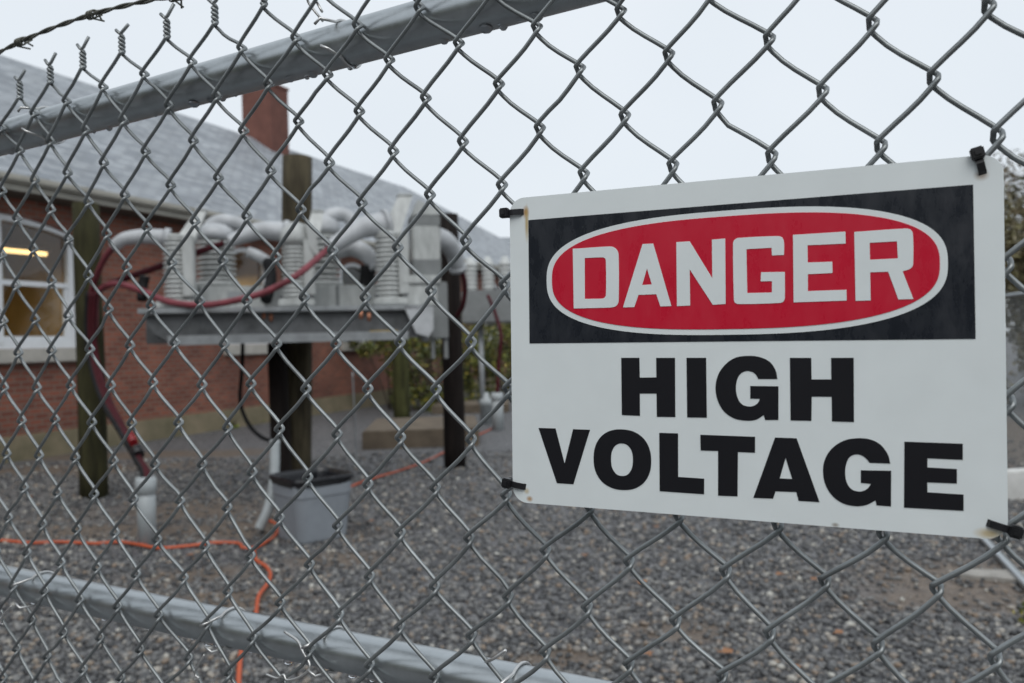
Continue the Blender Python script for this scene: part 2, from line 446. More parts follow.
def stone_material():
    m, nt, p = principled('gravel_stone')
    gm = nt.nodes.new('ShaderNodeNewGeometry'); r = nt.nodes.new('ShaderNodeValToRGB')
    e = r.color_ramp.elements
    e[0].position = 0; e[0].color = (0.035, 0.036, 0.038, 1); e[1].position = 1; e[1].color = (0.46, 0.45, 0.41, 1)
    for q, c in ((0.3, (0.075, 0.077, 0.08)), (0.65, (0.15, 0.15, 0.148)), (0.82, (0.23, 0.225, 0.215)), (0.92, (0.21, 0.155, 0.11))):
        x = e.new(q); x.color = (*c, 1)
    nt.links.new(gm.outputs['Random Per Island'], r.inputs[0]); nt.links.new(r.outputs[0], p.inputs['Base Color'])
    p.inputs['Roughness'].default_value = 0.45
    return m
def gravel():
    ico = bmesh.new(); bmesh.ops.create_icosphere(ico, subdivisions=1, radius=1.0); ico.verts.index_update()
    bv = np.array([v.co[:] for v in ico.verts]); bf = np.array([[v.index for v in f.verts] for f in ico.faces]); ico.free()
    N = 56000
    y = 3.3 * (11.5 / 3.3) ** nrng.random(N)
    u = nrng.uniform(-0.72, 0.72, N); x = u * y
    keep = np.ones(N, bool)
    for (c, a, b) in DIRT:
        d = np.hypot((x - c.x) / a, (y - c.y) / b); keep &= (d > 0.75) | (nrng.random(N) < 0.22 + 0.35 * d)
    x, y = x[keep], y[keep]; N = len(x)
    size = (0.0065 + 0.0185 * nrng.random(N) ** 1.6) * (0.8 + 0.035 * y)
    sc = nrng.uniform(0.65, 1.25, (N, 1, 3)) * size[:, None, None] * np.array([1, 1, 0.75])
    jit = 1 + nrng.uniform(-0.34, 0.30, (N, len(bv), 1))
    V = bv[None] * jit * sc
    a = nrng.uniform(0, 6.28, N); ca, sa = np.cos(a)[:, None], np.sin(a)[:, None]
    V = np.stack([V[..., 0] * ca - V[..., 1] * sa, V[..., 0] * sa + V[..., 1] * ca, V[..., 2]], -1)
    V[..., 0] += x[:, None]; V[..., 1] += y[:, None]; V[..., 2] += (size * 0.35)[:, None]
    F = bf[None] + (np.arange(N) * len(bv))[:, None, None]
    o = fast_mesh('gravel', V.reshape(-1, 3), F.reshape(-1, 3), stone_material(), 'stuff')
    tag(o, 'loose grey crushed gravel covering the yard', 'gravel')
gravel()

# ------------------------------------------------------------------ brick building
PHI = math.atan2(338.0, FPX)
BE = Vector((math.sin(PHI), math.cos(PHI), 0)); BP = Vector((-math.cos(PHI), math.sin(PHI), 0))   # along the wall, into the building
def bw(t, p, z): return BE * t + BP * p + Vector((0, 0, z))
WALL_P = 11.25; T0, T1 = -9.0, 34.0; EAVE_Z = 4.07; BASE_Z = 0.37
bld = thing('brick_building', bw(T0, WALL_P, 0), 'long red brick building with grey shingle roof, chimney and arched windows', 'building')
SILL, SPRING, RISE = 1.63, 3.38, 0.22
wins = [(-2.9, 1.3), (1.9, 1.3), (6.62, 2.56), (12.45, 1.33), (16.35, 1.33), (20.3, 1.33), (24.7, 1.33)]
wall_loops = [[(0, BASE_Z), (T1 - T0, BASE_Z), (T1 - T0, EAVE_Z + 0.12), (0, EAVE_Z + 0.12)]]
def arch(x0, x1, z0, zs, rise, n=14):
    pts = [(x0, z0), (x1, z0), (x1, zs)]
    for k in range(1, n): 
        q = k / n; x = x1 + (x0 - x1) * q; pts.append((x, zs + rise * (1 - (2 * q - 1) ** 2)))
    pts.append((x0, zs)); return pts
for t, w in wins: wall_loops.append(arch(t - T0, t + w - T0, SILL, SPRING, RISE))
WALL_ROT = Matrix((BE, Vector((0, 0, 1)), -BP)).transposed()     # local x along wall, y up, z toward the yard
def on_wall(o, t, p, z):
    o.matrix_basis = Matrix.Translation(bw(t, p, z) - Vector(bld.location)) @ WALL_ROT.to_4x4()
wall = flat_shape('wall', wall_loops, 0.30, M_BRICK, bld); on_wall(wall, T0, WALL_P + 0.15, 0)
fnd = MB(); 
Mb = Matrix((BE, BP, Vector((0, 0, 1)))).transposed()
fnd.box(bw((T0 + T1) / 2, WALL_P + 0.12, BASE_Z / 2 - 0.1), (T1 - T0, 0.36, BASE_Z + 0.2), Mb, bevel=0.015)
fnd.build('foundation', M_CONCDARK, bld)
ew = MB()
HW = 5.6
for tt in (T0 + 0.15, T1 - 0.15):
    ew.box(bw(tt, WALL_P + HW + 0.45, EAVE_Z / 2), (0.3, 2 * HW + 0.2, EAVE_Z), Mb)
ew.box(bw((T0 + T1) / 2, WALL_P + 2 * HW + 0.6, EAVE_Z / 2), (T1 - T0, 0.3, EAVE_Z), Mb)
ew.build('wall', M_BRICK, bld)
inn = MB()
inn.box(bw((T0 + T1) / 2, WALL_P + 4.2, 2.1), (T1 - T0 - 0.8, 0.1, 4.1), Mb)
inn.box(bw((T0 + T1) / 2, WALL_P + 2.3, 4.12), (T1 - T0 - 0.8, 3.9, 0.08), Mb)
for tt in (5.6, 11.0, 14.9, 19.0): inn.box(bw(tt, WALL_P + 2.25, 2.1), (0.1, 3.7, 4.0), Mb)
inn.build('interior_wall', M_INTERIOR, bld)
fl = MB(); fl.box(bw((T0 + T1) / 2, WALL_P + 2.3, 0.45), (T1 - T0 - 0.8, 3.8, 0.1), Mb)
for k, (tt, hh) in enumerate(((7.9, 0.9), (8.9, 1.3), (9.6, 0.8), (12.8, 1.0), (16.5, 1.1))): fl.box(bw(tt, WALL_P + 3.4, 0.5 + hh / 2), (0.7, 0.6, hh), Mb)
fl.build('interior_floor', M_INTDARK, bld)
for t, w in wins:
    fr = MB(); z1 = SPRING
    def wp(x, z, p=WALL_P + 0.06): return bw(t + x, p, z)
    b = 0.13
    outer = arch(0.002, w - 0.002, SILL + 0.002, SPRING - 0.002, RISE - 0.004); inner = arch(b, w - b, SILL + b, SPRING - 0.02, RISE - 0.02 - b * 0.4)
    f = flat_shape('window', [outer, inner], 0.10, M_WHITE, bld); on_wall(f, t, WALL_P + 0.08, 0)
    mid = (SILL + SPRING) / 2 + 0.10
    ba = MB()
    ba.box((w / 2, mid, 0.012), (w - 2 * b - 0.004, 0.075, 0.06)); ba.box((w / 2, SILL + b + 0.03, 0.012), (w - 2 * b - 0.004, 0.06, 0.05))
    for xx in (b + 0.031, w - b - 0.031): ba.box((xx, (SILL + b + 0.062 + mid - 0.04) / 2, 0.0), (0.06, mid - SILL - b - 0.105, 0.05))
    if w > 2: ba.box((w / 2, (SILL + SPRING + RISE) / 2, 0.03), (0.13, SPRING + RISE - SILL - 0.16, 0.07))
    sa_ = ba.build('sash', M_WHITE); sa_.parent = f
    gm = MB(); gm.box((w / 2, (SILL + SPRING + RISE) / 2, -0.02), (w - 0.02, SPRING + RISE - SILL - 0.03, 0.008))
    po = gm.build('pane', M_GLASS); po.parent = f
    sm = MB(); sm.box((w / 2, SILL - 0.105, 0.03), (w + 0.16, 0.2, 0.34), bevel=0.012)
    so = sm.build('sill', M_STONE); so.parent = f
# roof: gable with a hipped far end, overhanging the wall by 0.45 m
EP = WALL_P - 0.45; RP = EP + HW; RZ = EAVE_Z + 0.0 + HW * 0.68; TR = 28.5
rf = MB()
a0, a1 = bw(T0 - .3, EP, EAVE_Z), bw(T1 + .4, EP, EAVE_Z)
c0, c1 = bw(T0 - .3, EP + 2 * HW, EAVE_Z), bw(T1 + .4, EP + 2 * HW, EAVE_Z)
r0, r1 = bw(T0 - .3, RP, RZ), bw(TR, RP, RZ)
def roof_face(pts, mat, name, xdir):
    """A roof face as a thin slab with its own axes so the shingle rows follow the slope."""
    pts = [Vector(p) for p in pts]; n = (pts[1] - pts[0]).cross(pts[2] - pts[0]).normalized()
    if n.z < 0: n = -n
    X = Vector(xdir).normalized(); Y = n.cross(X).normalized()
    R = Matrix((X, Y, n)).transposed(); o0 = pts[0]
    loc = [R.transposed() @ (p - o0) for p in pts]
    mb = MB(); mb.prism([(q.x, q.y, 0) for q in loc], (0, 0, -0.06))
    return mb, R, o0
front = None
for k, (pts, xd) in enumerate((([a0, a1, r1, r0], BE), ([c0, r0, r1, c1], BE), ([a1, c1, r1], BP))):
    mb, R, o0 = roof_face(pts, M_ROOF, 'roof', xd)
    o = mb.build('roof', M_ROOF); o.parent = bld
    o.matrix_basis = Matrix.Translation(o0 + Vector((0, 0, 0.003 * k)) - Vector(bld.location)) @ R.to_4x4()
    if k == 0: front = o
gb = MB(); gb.prism([bw(T0 + .02, EP + .5, EAVE_Z), bw(T0 + .02, EP + 2 * HW - .5, EAVE_Z), bw(T0 + .02, RP, RZ - .35)], BE * 0.25); gb.build('gable', M_BRICK, bld)
ea = MB()
ea.box(bw((T0 + T1) / 2, EP - 0.02, EAVE_Z - 0.13), (T1 - T0 + .7, 0.05, 0.16), Mb)                    # fascia
ea.build('fascia', M_CREAM, bld)
gu = MB(); gu.box(bw((T0 + T1) / 2, EP - 0.10, EAVE_Z - 0.055), (T1 - T0 + .7, 0.11, 0.11), Mb, bevel=0.03); gu.build('gutter', M_CREAM, bld)
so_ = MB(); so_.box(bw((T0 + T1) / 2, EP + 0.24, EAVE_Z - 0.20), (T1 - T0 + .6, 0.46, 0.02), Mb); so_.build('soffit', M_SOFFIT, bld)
ch_p = at(266, 139, 24.6); ch = MB()
ch.box((ch_p.x, ch_p.y, RZ + 0.35), (1.08, 0.8, 2.3), Matrix.Rotation(-PHI, 3, 'Z'))
cho = ch.build('chimney', M_CHIM, bld)
cc = MB(); cc.box((ch_p.x, ch_p.y, RZ + 1.54), (1.14, 0.86, 0.08), Matrix.Rotation(-PHI, 3, 'Z')); cco = cc.build('chimney_cap', M_CHIM, cho)
for (tt, zz) in ((8.9, 3.3), (13.2, 3.3)):
    lt = thing('strip_light', bw(tt, 13.0, zz), 'long warm glowing strip light seen through the arched window' if tt < 10 else 'warm strip light in the room behind the second window', 'lamp')
    hb = MB(); hb.box(bw(tt, 13.0, zz + 0.06), (2.3, 0.16, 0.06), Mb); hb.build('housing', M_WHITE, lt)
    tb = MB(); tb.tube([bw(tt - 1.1, 13.0, zz), bw(tt + 1.1, 13.0, zz)], 0.035, 10); tb.build('tube', M_LAMP, lt)
    lp = bpy.data.lights.new('lamp_glow', 'AREA'); lp.shape = 'RECTANGLE'; lp.size = 2.2; lp.size_y = 0.2; lp.energy = 34; lp.color = (1.0, 0.78, 0.46)
    lo = bpy.data.objects.new('lamp_glow', lp); C.objects.link(lo); lo.parent = lt; lo.location = (0, 0, -0.045); lo.rotation_euler = (0, 0, math.pi / 2 - PHI)
    for s_ in (-0.8, 0.8): hg = MB(); hg.tube([bw(tt + s_, 13.0, zz + 0.09), bw(tt + s_, 13.0, 4.09)], 0.01, 6); hg.build('hanger', M_STEEL, lt)

# second, lower building beyond
b2 = thing('grey_roofed_house', (2.0, 44, 0), 'low house with plain grey roof beyond the end of the brick building', 'house')
h2 = MB(); h2.box((2.6, 47, 2.1), (14.0, 8, 4.2)); h2.build('wall', M_BRICK, b2)
r2 = MB()
e1, e2_, e3, e4 = Vector((-5.2, 42.4, 4.1)), Vector((10, 42.4, 4.1)), Vector((10, 52, 4.1)), Vector((-5.2, 52, 4.1)); k1, k2 = Vector((-2.6, 47, 7.6)), Vector((7, 47, 7.6))
r2.add([e1, e2_, e3, e4, k1, k2], [(0, 1, 5, 4), (1, 2, 5), (2, 3, 4, 5), (3, 0, 4), (0, 3, 2, 1)]); r2.build('roof', M_ROOF, b2)

# ------------------------------------------------------------------ poles
def pole(name, x, y, r, h, mat, label, lean=(0, 0), cap=True):
    t = MB(); n = 9; pts = []; rs = []
    for i in range(n):
        q = i / (n - 1); pts.append((x + lean[0] * q + 0.006 * math.sin(5 * q), y + lean[1] * q, -0.1 + (h + 0.1) * q)); rs.append(r * (1.05 - 0.09 * q))
    t.tube(pts, rs, 20)
    o = t.build(name, mat); return tag(o, label, 'pole', None)
p = ground(94, 497); pole('wooden_pole', p.x, p.y, 0.138, 3.15, M_WOOD, 'mossy wooden pole in front of the brick wall, red cables strapped to it')
pc = at(296, 400, 9.25); pt_ = at(298, 160, 9.25); pc = at(294.5, 478, 9.25); pole('wooden_pole', pc.x, 9.25, 0.172, 3.72, M_WOODBROWN, 'tallest wooden pole, weathered brown, standing behind the switchgear', lean=(pt_.x - pc.x, 0))
pd = at(279, 400, 8.85); pole('wooden_post', pd.x, 8.85, 0.105, 1.60, M_WOODDARK, 'black wet timber post directly under the switchgear platform')
p = ground(455, 467); pole('wooden_pole', p.x, p.y, 0.132, 3.16, M_WOODDARK, 'dark brown wooden pole beside the right end of the switchgear')
p = ground(402, 418); pole('wooden_post', p.x, p.y, 0.17, 2.25, M_WOODGREEN, 'short green mossy post standing behind the concrete pad')

# ------------------------------------------------------------------ switchgear on its platform
E1 = Vector((0.97, 0.243, 0)).normalized(); E2 = Vector((-0.243, 0.97, 0)).normalized()
S0 = at(297, 305, 8.3); S0.z = 0
def sg(a, b, z): return S0 + E1 * a + E2 * b + Vector((0, 0, z))
Ms = Matrix((E1, E2, Vector((0, 0, 1)))).transposed()
gear = thing('switchgear', sg(0, 0.3, 1.62), 'grey high voltage switchgear with ribbed bushings on a steel platform between poles', 'switchgear')
m = MB()
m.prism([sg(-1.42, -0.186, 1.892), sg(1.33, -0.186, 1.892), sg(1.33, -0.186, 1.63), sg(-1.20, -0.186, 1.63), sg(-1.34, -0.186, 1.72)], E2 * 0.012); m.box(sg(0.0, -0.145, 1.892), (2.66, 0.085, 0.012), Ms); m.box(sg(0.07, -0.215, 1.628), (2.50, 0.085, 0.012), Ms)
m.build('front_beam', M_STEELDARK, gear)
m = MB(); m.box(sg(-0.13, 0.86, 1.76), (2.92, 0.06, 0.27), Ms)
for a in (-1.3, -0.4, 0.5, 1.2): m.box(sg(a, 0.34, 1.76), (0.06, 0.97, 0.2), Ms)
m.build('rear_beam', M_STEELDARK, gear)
m = MB(); m.box(sg(-0.10, 0.33, 1.93), (2.72, 1.22, 0.05), Ms, bevel=0.006); m.build('deck', M_STEEL, gear)
m = MB(); m.box(sg(-0.05, -0.235, 1.645), (2.3, 0.06, 0.09), Ms); m.build('lower_rail', M_STEEL, gear)
m = MB(); m.box(sg(0.02, 0.62, 2.085), (2.45, 0.56, 0.25), Ms, bevel=0.02); tk = m.build('tank', M_EQUIP, gear)
for a in (-0.98, -0.32, 0.42, 1.0): m = MB(); m.box(sg(a, 0.336, 2.085), (0.035, 0.02, 0.24), Ms, bevel=0.004); m.build('seam', M_EQUIPDARK, tk)
m = MB(); m.box(sg(-0.62, 0.333, 2.10), (0.16, 0.012, 0.10), Ms, bevel=0.003); m.build('nameplate', M_STEEL, tk)
m = MB(); m.box(sg(0.85, -0.25, 1.685), (0.28, 0.012, 0.025), Ms); m.build('yellow_marker', M_YELLOW, gear)
# bushings
def ribs(r, z0, z1, n, depth):
    prof = [(r * 1.12, z0), (r * 1.12, z0 + 0.05)]; h = (z1 - z0 - 0.05) / n
    for i in range(n):
        z = z0 + 0.05 + i * h
        prof += [(r - depth, z + h * 0.15), (r, z + h * 0.4), (r, z + h * 0.75), (r - depth, z + h * 0.97)]
    prof += [(r * 0.9, z1), (r * 0.86, z1 + 0.03)]
    return prof
def bushing(a, b, r, z0, z1, n, depth=0.02, mat=None, seg=24):
    mb = MB(); mb.lathe(sg(a, b, 0), ribs(r, z0, z1, n, depth), seg); return mb.build('bushing', mat or M_PORC, gear)
AF = (-1.14, 0.0, 0.947)
for i, a in enumerate(AF):
    top = (2.66, 2.62, 2.70)[i]
    bu = bushing(a, 0.0, (0.128, 0.14, 0.148)[i], 1.957, top, 14, 0.030)
    sp_ = MB(); rr_ = (0.128, 0.14, 0.148)[i]; sp_.box(sg(a + rr_ * 0.95, -0.06, (2.05 + top) / 2 + .02), (0.11, 0.17, top - 2.05), Ms, bevel=0.012); sp_.build('side_plate', M_EQUIP, bu)
    for bx_, by_ in ((-.15, -.14), (.15, -.14)):
        bo = MB(); bo.tube([sg(a + bx_, by_, 2.04), sg(a + bx_, by_, 2.075)], 0.018, 8); bo.build('bolt', M_STEELDARK, bu)
    ba = MB(); ba.box(sg(a, 0, 2.0), (0.36, 0.34, 0.08), Ms, bevel=0.015); ba.build('bushing_base', M_EQUIP, bu)
# tapered lever housings on the two outer front bushings
def lever(a, z, h, dx, w0, w1):
    mb = MB()
    q0 = [sg(a + sx * w0, sy * w0 * 0.8, z) for sx, sy in ((-1, -1), (1, -1), (1, 1), (-1, 1))]
    q1 = [sg(a + dx + sx * w1, 0.1 + sy * w1 * 0.9, z + h) for sx, sy in ((-1, -1), (1, -1), (1, 1), (-1, 1))]
    mb.add(q0 + q1, [(3, 2, 1, 0), (4, 5, 6, 7), (0, 1, 5, 4), (1, 2, 6, 5), (2, 3, 7, 6), (3, 0, 4, 7)])
    mb.box(sg(a + dx, 0.1, z + h + 0.015), (w1 * 2.2, w1 * 2.0, 0.035), Ms, bevel=0.012)
    mb.box(sg(a, 0, z - 0.015), (w0 * 2.2, w0 * 1.9, 0.05), Ms, bevel=0.012)
    return mb.build('lever_housing', M_EQUIP, gear)
lever(-1.04, 2.66, 0.28, 0.13, 0.085, 0.05); lever(0.97, 2.72, 0.40, 0.17, 0.10, 0.075); lever(0.17, 2.70, 0.24, 0.06, 0.075, 0.06)
m = MB(); m.lathe(sg(0.0, 0, 0), [(0.15, 2.60), (0.16, 2.66), (0.15, 2.74), (0.11, 2.80), (0.04, 2.83)], 20)
m.prism([sg(0.10, -0.16, 2.80), sg(0.20, -0.16, 2.74), sg(0.24, -0.16, 2.42), sg(0.14, -0.16, 2.56)], E2 * 0.25); m.build('bushing_hood', M_EQUIP, gear)
# rear bushings with broad sheds
RB = ((-0.83, 0.60, 0.20), (0.30, 0.60, 0.17))
for i, (a, b, r) in enumerate(RB):
    bu = bushing(a, b, r, 2.215, (2.76, 2.84)[i], 9, 0.055)
    hp = MB(); hp.lathe(sg(a, b, 0), [(r * 1.0, (2.72, 2.80)[i]), (r * 1.06, (2.77, 2.85)[i]), (r * 0.95, (2.83, 2.93)[i]), (r * 0.6, (2.88, 2.99)[i]), (r * 0.2, (2.90, 3.01)[i])], 20)
    hp.build('bushing_cap', M_BOOT, bu)
# square right-hand column with grey bands
m = MB(); m.box(sg(1.345, 0.12, 2.60), (0.30, 0.30, 0.62), Ms, bevel=0.02); cl = m.build('column', M_EQUIP, gear)
for zz, hh in ((2.86, 0.13), (2.36, 0.20)): m = MB(); m.box(sg(1.345, 0.12, zz), (0.312, 0.312, hh), Ms, bevel=0.015); m.build('column_band', M_EQUIPDARK, cl)
m = MB(); m.prism([sg(1.20, -0.03, 2.92), sg(1.49, -0.03, 2.92), sg(1.46, -0.03, 2.98), sg(1.27, -0.03, 3.08)], E2 * 0.26); m.build('column_cap', M_EQUIP, cl)
m = MB(); m.box(sg(1.26, 0.08, 2.22), (0.42, 0.46, 0.10), Ms, bevel=0.02); m.box(sg(1.26, 0.08, 2.06), (0.38, 0.42, 0.24), Ms, bevel=0.02); m.build('base_box', M_EQUIP, gear)
m = MB(); m.prism([sg(1.06, -0.28, 1.94), sg(1.36, -0.28, 1.94), sg(1.36, -0.28, 1.70), sg(1.31, -0.28, 1.62), sg(1.18, -0.28, 1.66)], E2 * 0.04); m.build('gusset_plate', M_BOOT, gear)
m = MB(); m.box(sg(1.45, -0.05, 1.90), (0.19, 0.14, 0.60), Ms, bevel=0.012)
for a in (1.38, 1.52): m.box(sg(a, -0.05, 1.50), (0.04, 0.06, 0.22), Ms)
m.build('control_box', M_EQUIPDARK, gear)
# cable boots (thick elbows)
def boot(pts, r, name='cable_boot', mat=None, n=16):
    mb = MB(); sp = spline(pts, 7); rs = [r[0] + (r[1] - r[0]) * i / (len(sp) - 1) for i in range(len(sp))]
    mb.tube(sp, rs, n)
    mb.tube([sp[-1], sp[-1] + (sp[-1] - sp[-2]).normalized() * 0.05], rs[-1] * 1.18, n)
    return mb.build(name, mat or M_BOOT, gear)
boot([at(113, 247, 7.9), at(125, 239, 7.9), at(145, 236.5, 7.95), at(165, 238, 8.0)], (0.055, 0.085))
boot([at(229, 242, 8.15), at(243, 236, 8.2), at(262, 230.5, 8.25), at(284, 232, 8.3)], (0.06, 0.105))
boot([at(328, 249, 8.25), at(345, 238, 8.35), at(362, 228, 8.45), at(384, 224, 8.55)], (0.07, 0.13))
boot([at(206, 237, 8.7), at(214, 224, 8.7), at(228, 221, 8.7), at(244, 226, 8.75)], (0.08, 0.07))
boot([at(322, 228, 8.95), at(331, 216, 8.95), at(345, 215, 9.0), at(355, 224, 9.0)], (0.09, 0.07))
boot([at(248, 252, 8.85), at(258, 256, 8.85), at(268, 262, 8.9)], (0.06, 0.06))
boot([at(334, 250, 8.85), at(350, 247, 8.9), at(365, 253, 8.9), at(374, 264, 8.9)], (0.11, 0.085))
boot([at(434, 237, 8.75), at(446, 242, 8.85), at(454, 253, 9.0), at(457, 266, 9.1)], (0.12, 0.085))
# black leads hanging below the boots, copper lugs
def lead(pts, r, mat=M_BLACKCABLE, name='lead'):
    mb = MB(); mb.tube(spline(pts, 6), r, 10); return mb.build(name, mat, gear)
lead([at(368, 266, 8.9), at(367, 282, 8.9), at(366, 300, 8.9)], 0.085)
lead([at(268, 262, 8.6), at(271, 280, 8.4), at(266, 300, 8.2)], 0.06)
lead([at(145, 276, 8.0), at(143, 285, 8.0), at(142, 300, 7.95)], 0.05)
lead([at(461, 268, 9.1), at(465, 285, 9.2), at(463, 305, 9.3), at(457, 316, 9.4)], 0.028, M_REDDARK)
for (px, py) in ((264, 316), (271, 318), (361, 316), (369, 318)):
    m = MB(); m.tube([at(px, py - 5, 8.05), at(px, py + 3, 8.05)], 0.02, 8); m.build('copper_lug', M_COPPER, gear)
for (px, py, Y) in ((164, 322, 7.9), (188, 334, 7.95), (217, 333, 8.0), (345, 332, 8.4), (425, 337, 8.6)):
    m = MB(); m.box(at(px, py, Y), (0.09, 0.1, 0.10), Ms, bevel=0.01); m.build('bracket', M_STEEL, gear)

# second, more distant switchgear half hidden by the sign
p0 = at(489, 310, 15.5)
g2 = thing('distant_switchgear', (p0.x, p0.y, 1.6), 'distant grey switchgear box with small bushings, seen past the dark pole', 'switchgear')
m = MB(); m.box((p0.x + 0.05, p0.y, p0.z + 0.05), (1.1, 0.8, 0.62), bevel=0.03); m.build('tank', M_EQUIPDARK, g2)
for dx in (-0.33, 0.0, 0.33):
    m = MB(); z0 = p0.z + 0.36; prof = [(0.13, 0)]
    for i in range(6): prof += [(0.09, 0.03 + i * 0.085), (0.13, 0.06 + i * 0.085), (0.13, 0.085 + i * 0.085)]
    prof += [(0.10, 0.56), (0.05, 0.66)]
    m.lathe((p0.x + dx, p0.y, z0), prof, 16); m.build('bushing', M_PORC, g2)
for dx in (-0.17, 0.5):
    m = MB(); m.tube([(p0.x + dx, p0.y, -0.05), (p0.x + dx, p0.y, p0.z - 0.25)], 0.05, 10); m.build('leg', M_STEEL, g2)

# ------------------------------------------------------------------ cables, conduit, bin, cords
def cable(name, pts, r, mat, label, cat='cable', n=10, k=8):
    mb = MB(); mb.tube(spline(pts, k), r, n); return tag(mb.build(name, mat), label, cat)
YC = 8.3
cable('power_cable', [at(114, 246, 7.9), at(105, 258, 8.0), at(97, 275, 8.15), at(92, 292, 8.3), at(91, 320, 8.35)], 0.030, M_RED, 'dull red cable dropping from the leftmost grey boot to the mossy pole')
cable('power_cable', [at(224, 243, 8.3), at(190, 255, 8.2), at(155, 268, 8.15), at(118, 281, 8.2), at(98, 292, 8.3), at(93, 310, 8.35), at(93, 335, 8.4)], 0.033, M_REDDARK, 'dark maroon cable rising from the mossy pole to the second bushing')
cable('power_cable', [at(328, 249, 8.25), at(300, 273, 7.7), at(270, 290, 7.65), at(240, 299.5, 7.65), at(205, 305, 7.7), at(170, 302, 7.8), at(140, 290, 7.95), at(118, 284, 8.1), at(104, 287, 8.2), at(96, 298, 8.3), at(95, 330, 8.35)], 0.032, M_RED, 'sagging red cable looping below the bushings from pole to middle boot')
pv = ground(147.5, 546)
bundle = thing('cable_bundle', (pv.x, pv.y, 0.5), 'bundle of dark red cables running down the mossy pole into the grey pipe', 'cable')
for j, (dx, mt) in enumerate(((0, M_REDDARK), (4, M_REDDARK), (-3, M_BLACKCABLE))):
    m = MB(); m.tube(spline([at(91 + dx, 292, 8.25), at(90 + dx, 330, 8.3), at(94 + dx, 365, 8.25), at(106 + dx, 402, 7.9), at(124 + dx * .8, 434, 7.3), at(138 + dx * .5, 460, 6.8), (pv.x + dx * 0.004, pv.y, 0.56), (pv.x + dx * 0.003, pv.y, 0.3)], 8), 0.027, 10)
    m.build('strand', mt, bundle)
m = MB(); m.tube([at(130, 434, 7.12), at(134, 443, 6.98)], 0.036, 12); m.build('tape', M_REDTAPE, bundle)
m = MB(); m.tube([at(136.5, 449, 6.92), at(139, 455, 6.85)], 0.046, 12); m.build('clamp', M_BLACKPLASTIC, bundle)
def pipe(name, x, y, r, h, label, collar=True, mat=M_PVC):
    t = thing(name, (x, y, 0), label, 'pipe')
    m = MB(); m.lathe((x, y, 0), [(r, -0.05), (r, h), (r * 0.86, h), (r * 0.86, h - 0.12), (0.002, h - 0.12)], 24); m.build('barrel', mat, t)
    if collar:
        m = MB(); m.lathe((x, y, 0), [(r * 1.0, h - 0.14), (r * 1.12, h - 0.135), (r * 1.12, h - 0.02), (r, h - 0.015)], 24); m.build('collar', mat, t)
    return t
pipe('conduit_pipe', pv.x, pv.y, 0.071, 0.555, 'wide grey upright conduit pipe swallowing the red cables near the mossy pole')
q = ground(498, 430); pipe('conduit_pipe', q.x, q.y, 0.10, 0.66, 'grey upright conduit pipe beside the lower left edge of the sign')
cable('power_cable', [(q.x, q.y, 0.5), at(497.5, 392, q.y), at(499, 360, q.y), at(501, 335, q.y), at(494, 310, q.y + 0.3), at(488, 296, q.y + 0.6)], 0.034, M_REDDARK, 'maroon cable rising from the conduit pipe beside the sign')
q = ground(487, 424); bt = thing('valve_stub', (q.x, q.y, 0), 'small grey capped valve stub next to the conduit pipe by the sign', 'valve')
m = MB(); m.lathe((q.x, q.y, 0), [(0.11, -0.02), (0.11, 0.35), (0.13, 0.36), (0.13, 0.46), (0.06, 0.50), (0.05, 0.58), (0.02, 0.60)], 18); m.build('barrel', M_PVC, bt)
m = MB(); m.box((q.x, q.y, 0.43), (0.34, 0.06, 0.06)); m.build('handle', M_STEELDARK, bt)
# bent stub left of the bin
cable('bent_pipe', [at(275, 440, 6.9), at(274.5, 470, 6.85), at(272.5, 492, 6.8), at(267, 512, 6.75), at(259, 529, 6.72)], 0.042, M_PVC, 'pale grey pipe bending outward at its foot beside the bin', 'pipe', 14)
q = ground(356, 459); cable('metal_stake', [(q.x, q.y, -.05), at(354.5, 415, q.y), at(352.5, 372, q.y)], 0.011, M_STEEL, 'thin grey metal stake standing in the gravel left of the concrete pad', 'stake')
# hanging black cable
cable('hanging_cable', [at(243, 336, 8.9), at(242, 370, 8.9), at(240, 398, 8.9), at(244, 415, 8.85), at(253, 430, 8.8), at(265, 439, 8.75), at(276, 441, 8.72)], 0.022, M_BLACKCABLE, 'black cable hanging in a loop from the platform to the dark post')
# tub
bc = ground(313, 537); bx, by = bc.x, bc.y
tub = thing('storage_bin', (bx, by, 0), 'square grey plastic bin with a folded black liner over its rim', 'bin')
def rsq(hw, rr, z, n=6, rot=rad(41)):
    out = []
    for cx, cy, a0_ in ((1, 1, 0), (-1, 1, 90), (-1, -1, 180), (1, -1, 270)):
        for k in range(n + 1):
            a = rad(a0_ + 90 * k / n); x = cx * (hw - rr) + rr * math.cos(a); y = cy * (hw - rr) + rr * math.sin(a)
            out.append(Vector((bx + x * math.cos(rot) - y * math.sin(rot), by + x * math.sin(rot) + y * math.cos(rot), z)))
    return out
def loft(rings, capb=True, capt=False):
    mb = MB(); n = len(rings[0]); vs_ = [p for r in rings for p in r]; fs = []
    for i in range(len(rings) - 1):
        for k in range(n): fs.append((i * n + k, i * n + (k + 1) % n, (i + 1) * n + (k + 1) % n, (i + 1) * n + k))
    if capb: fs.append(tuple(range(n))[::-1])
    if capt: fs.append(tuple((len(rings) - 1) * n + k for k in range(n)))
    return mb.add(vs_, fs, False)
loft([rsq(0.205, 0.07, 0.0), rsq(0.215, 0.075, 0.02), rsq(0.245, 0.08, 0.36), rsq(0.252, 0.082, 0.37), rsq(0.256, 0.085, 0.50), rsq(0.245, 0.08, 0.50), rsq(0.20, 0.07, 0.04), rsq(0.01, 0.004, 0.035)]).build('body', M_BIN, tub)
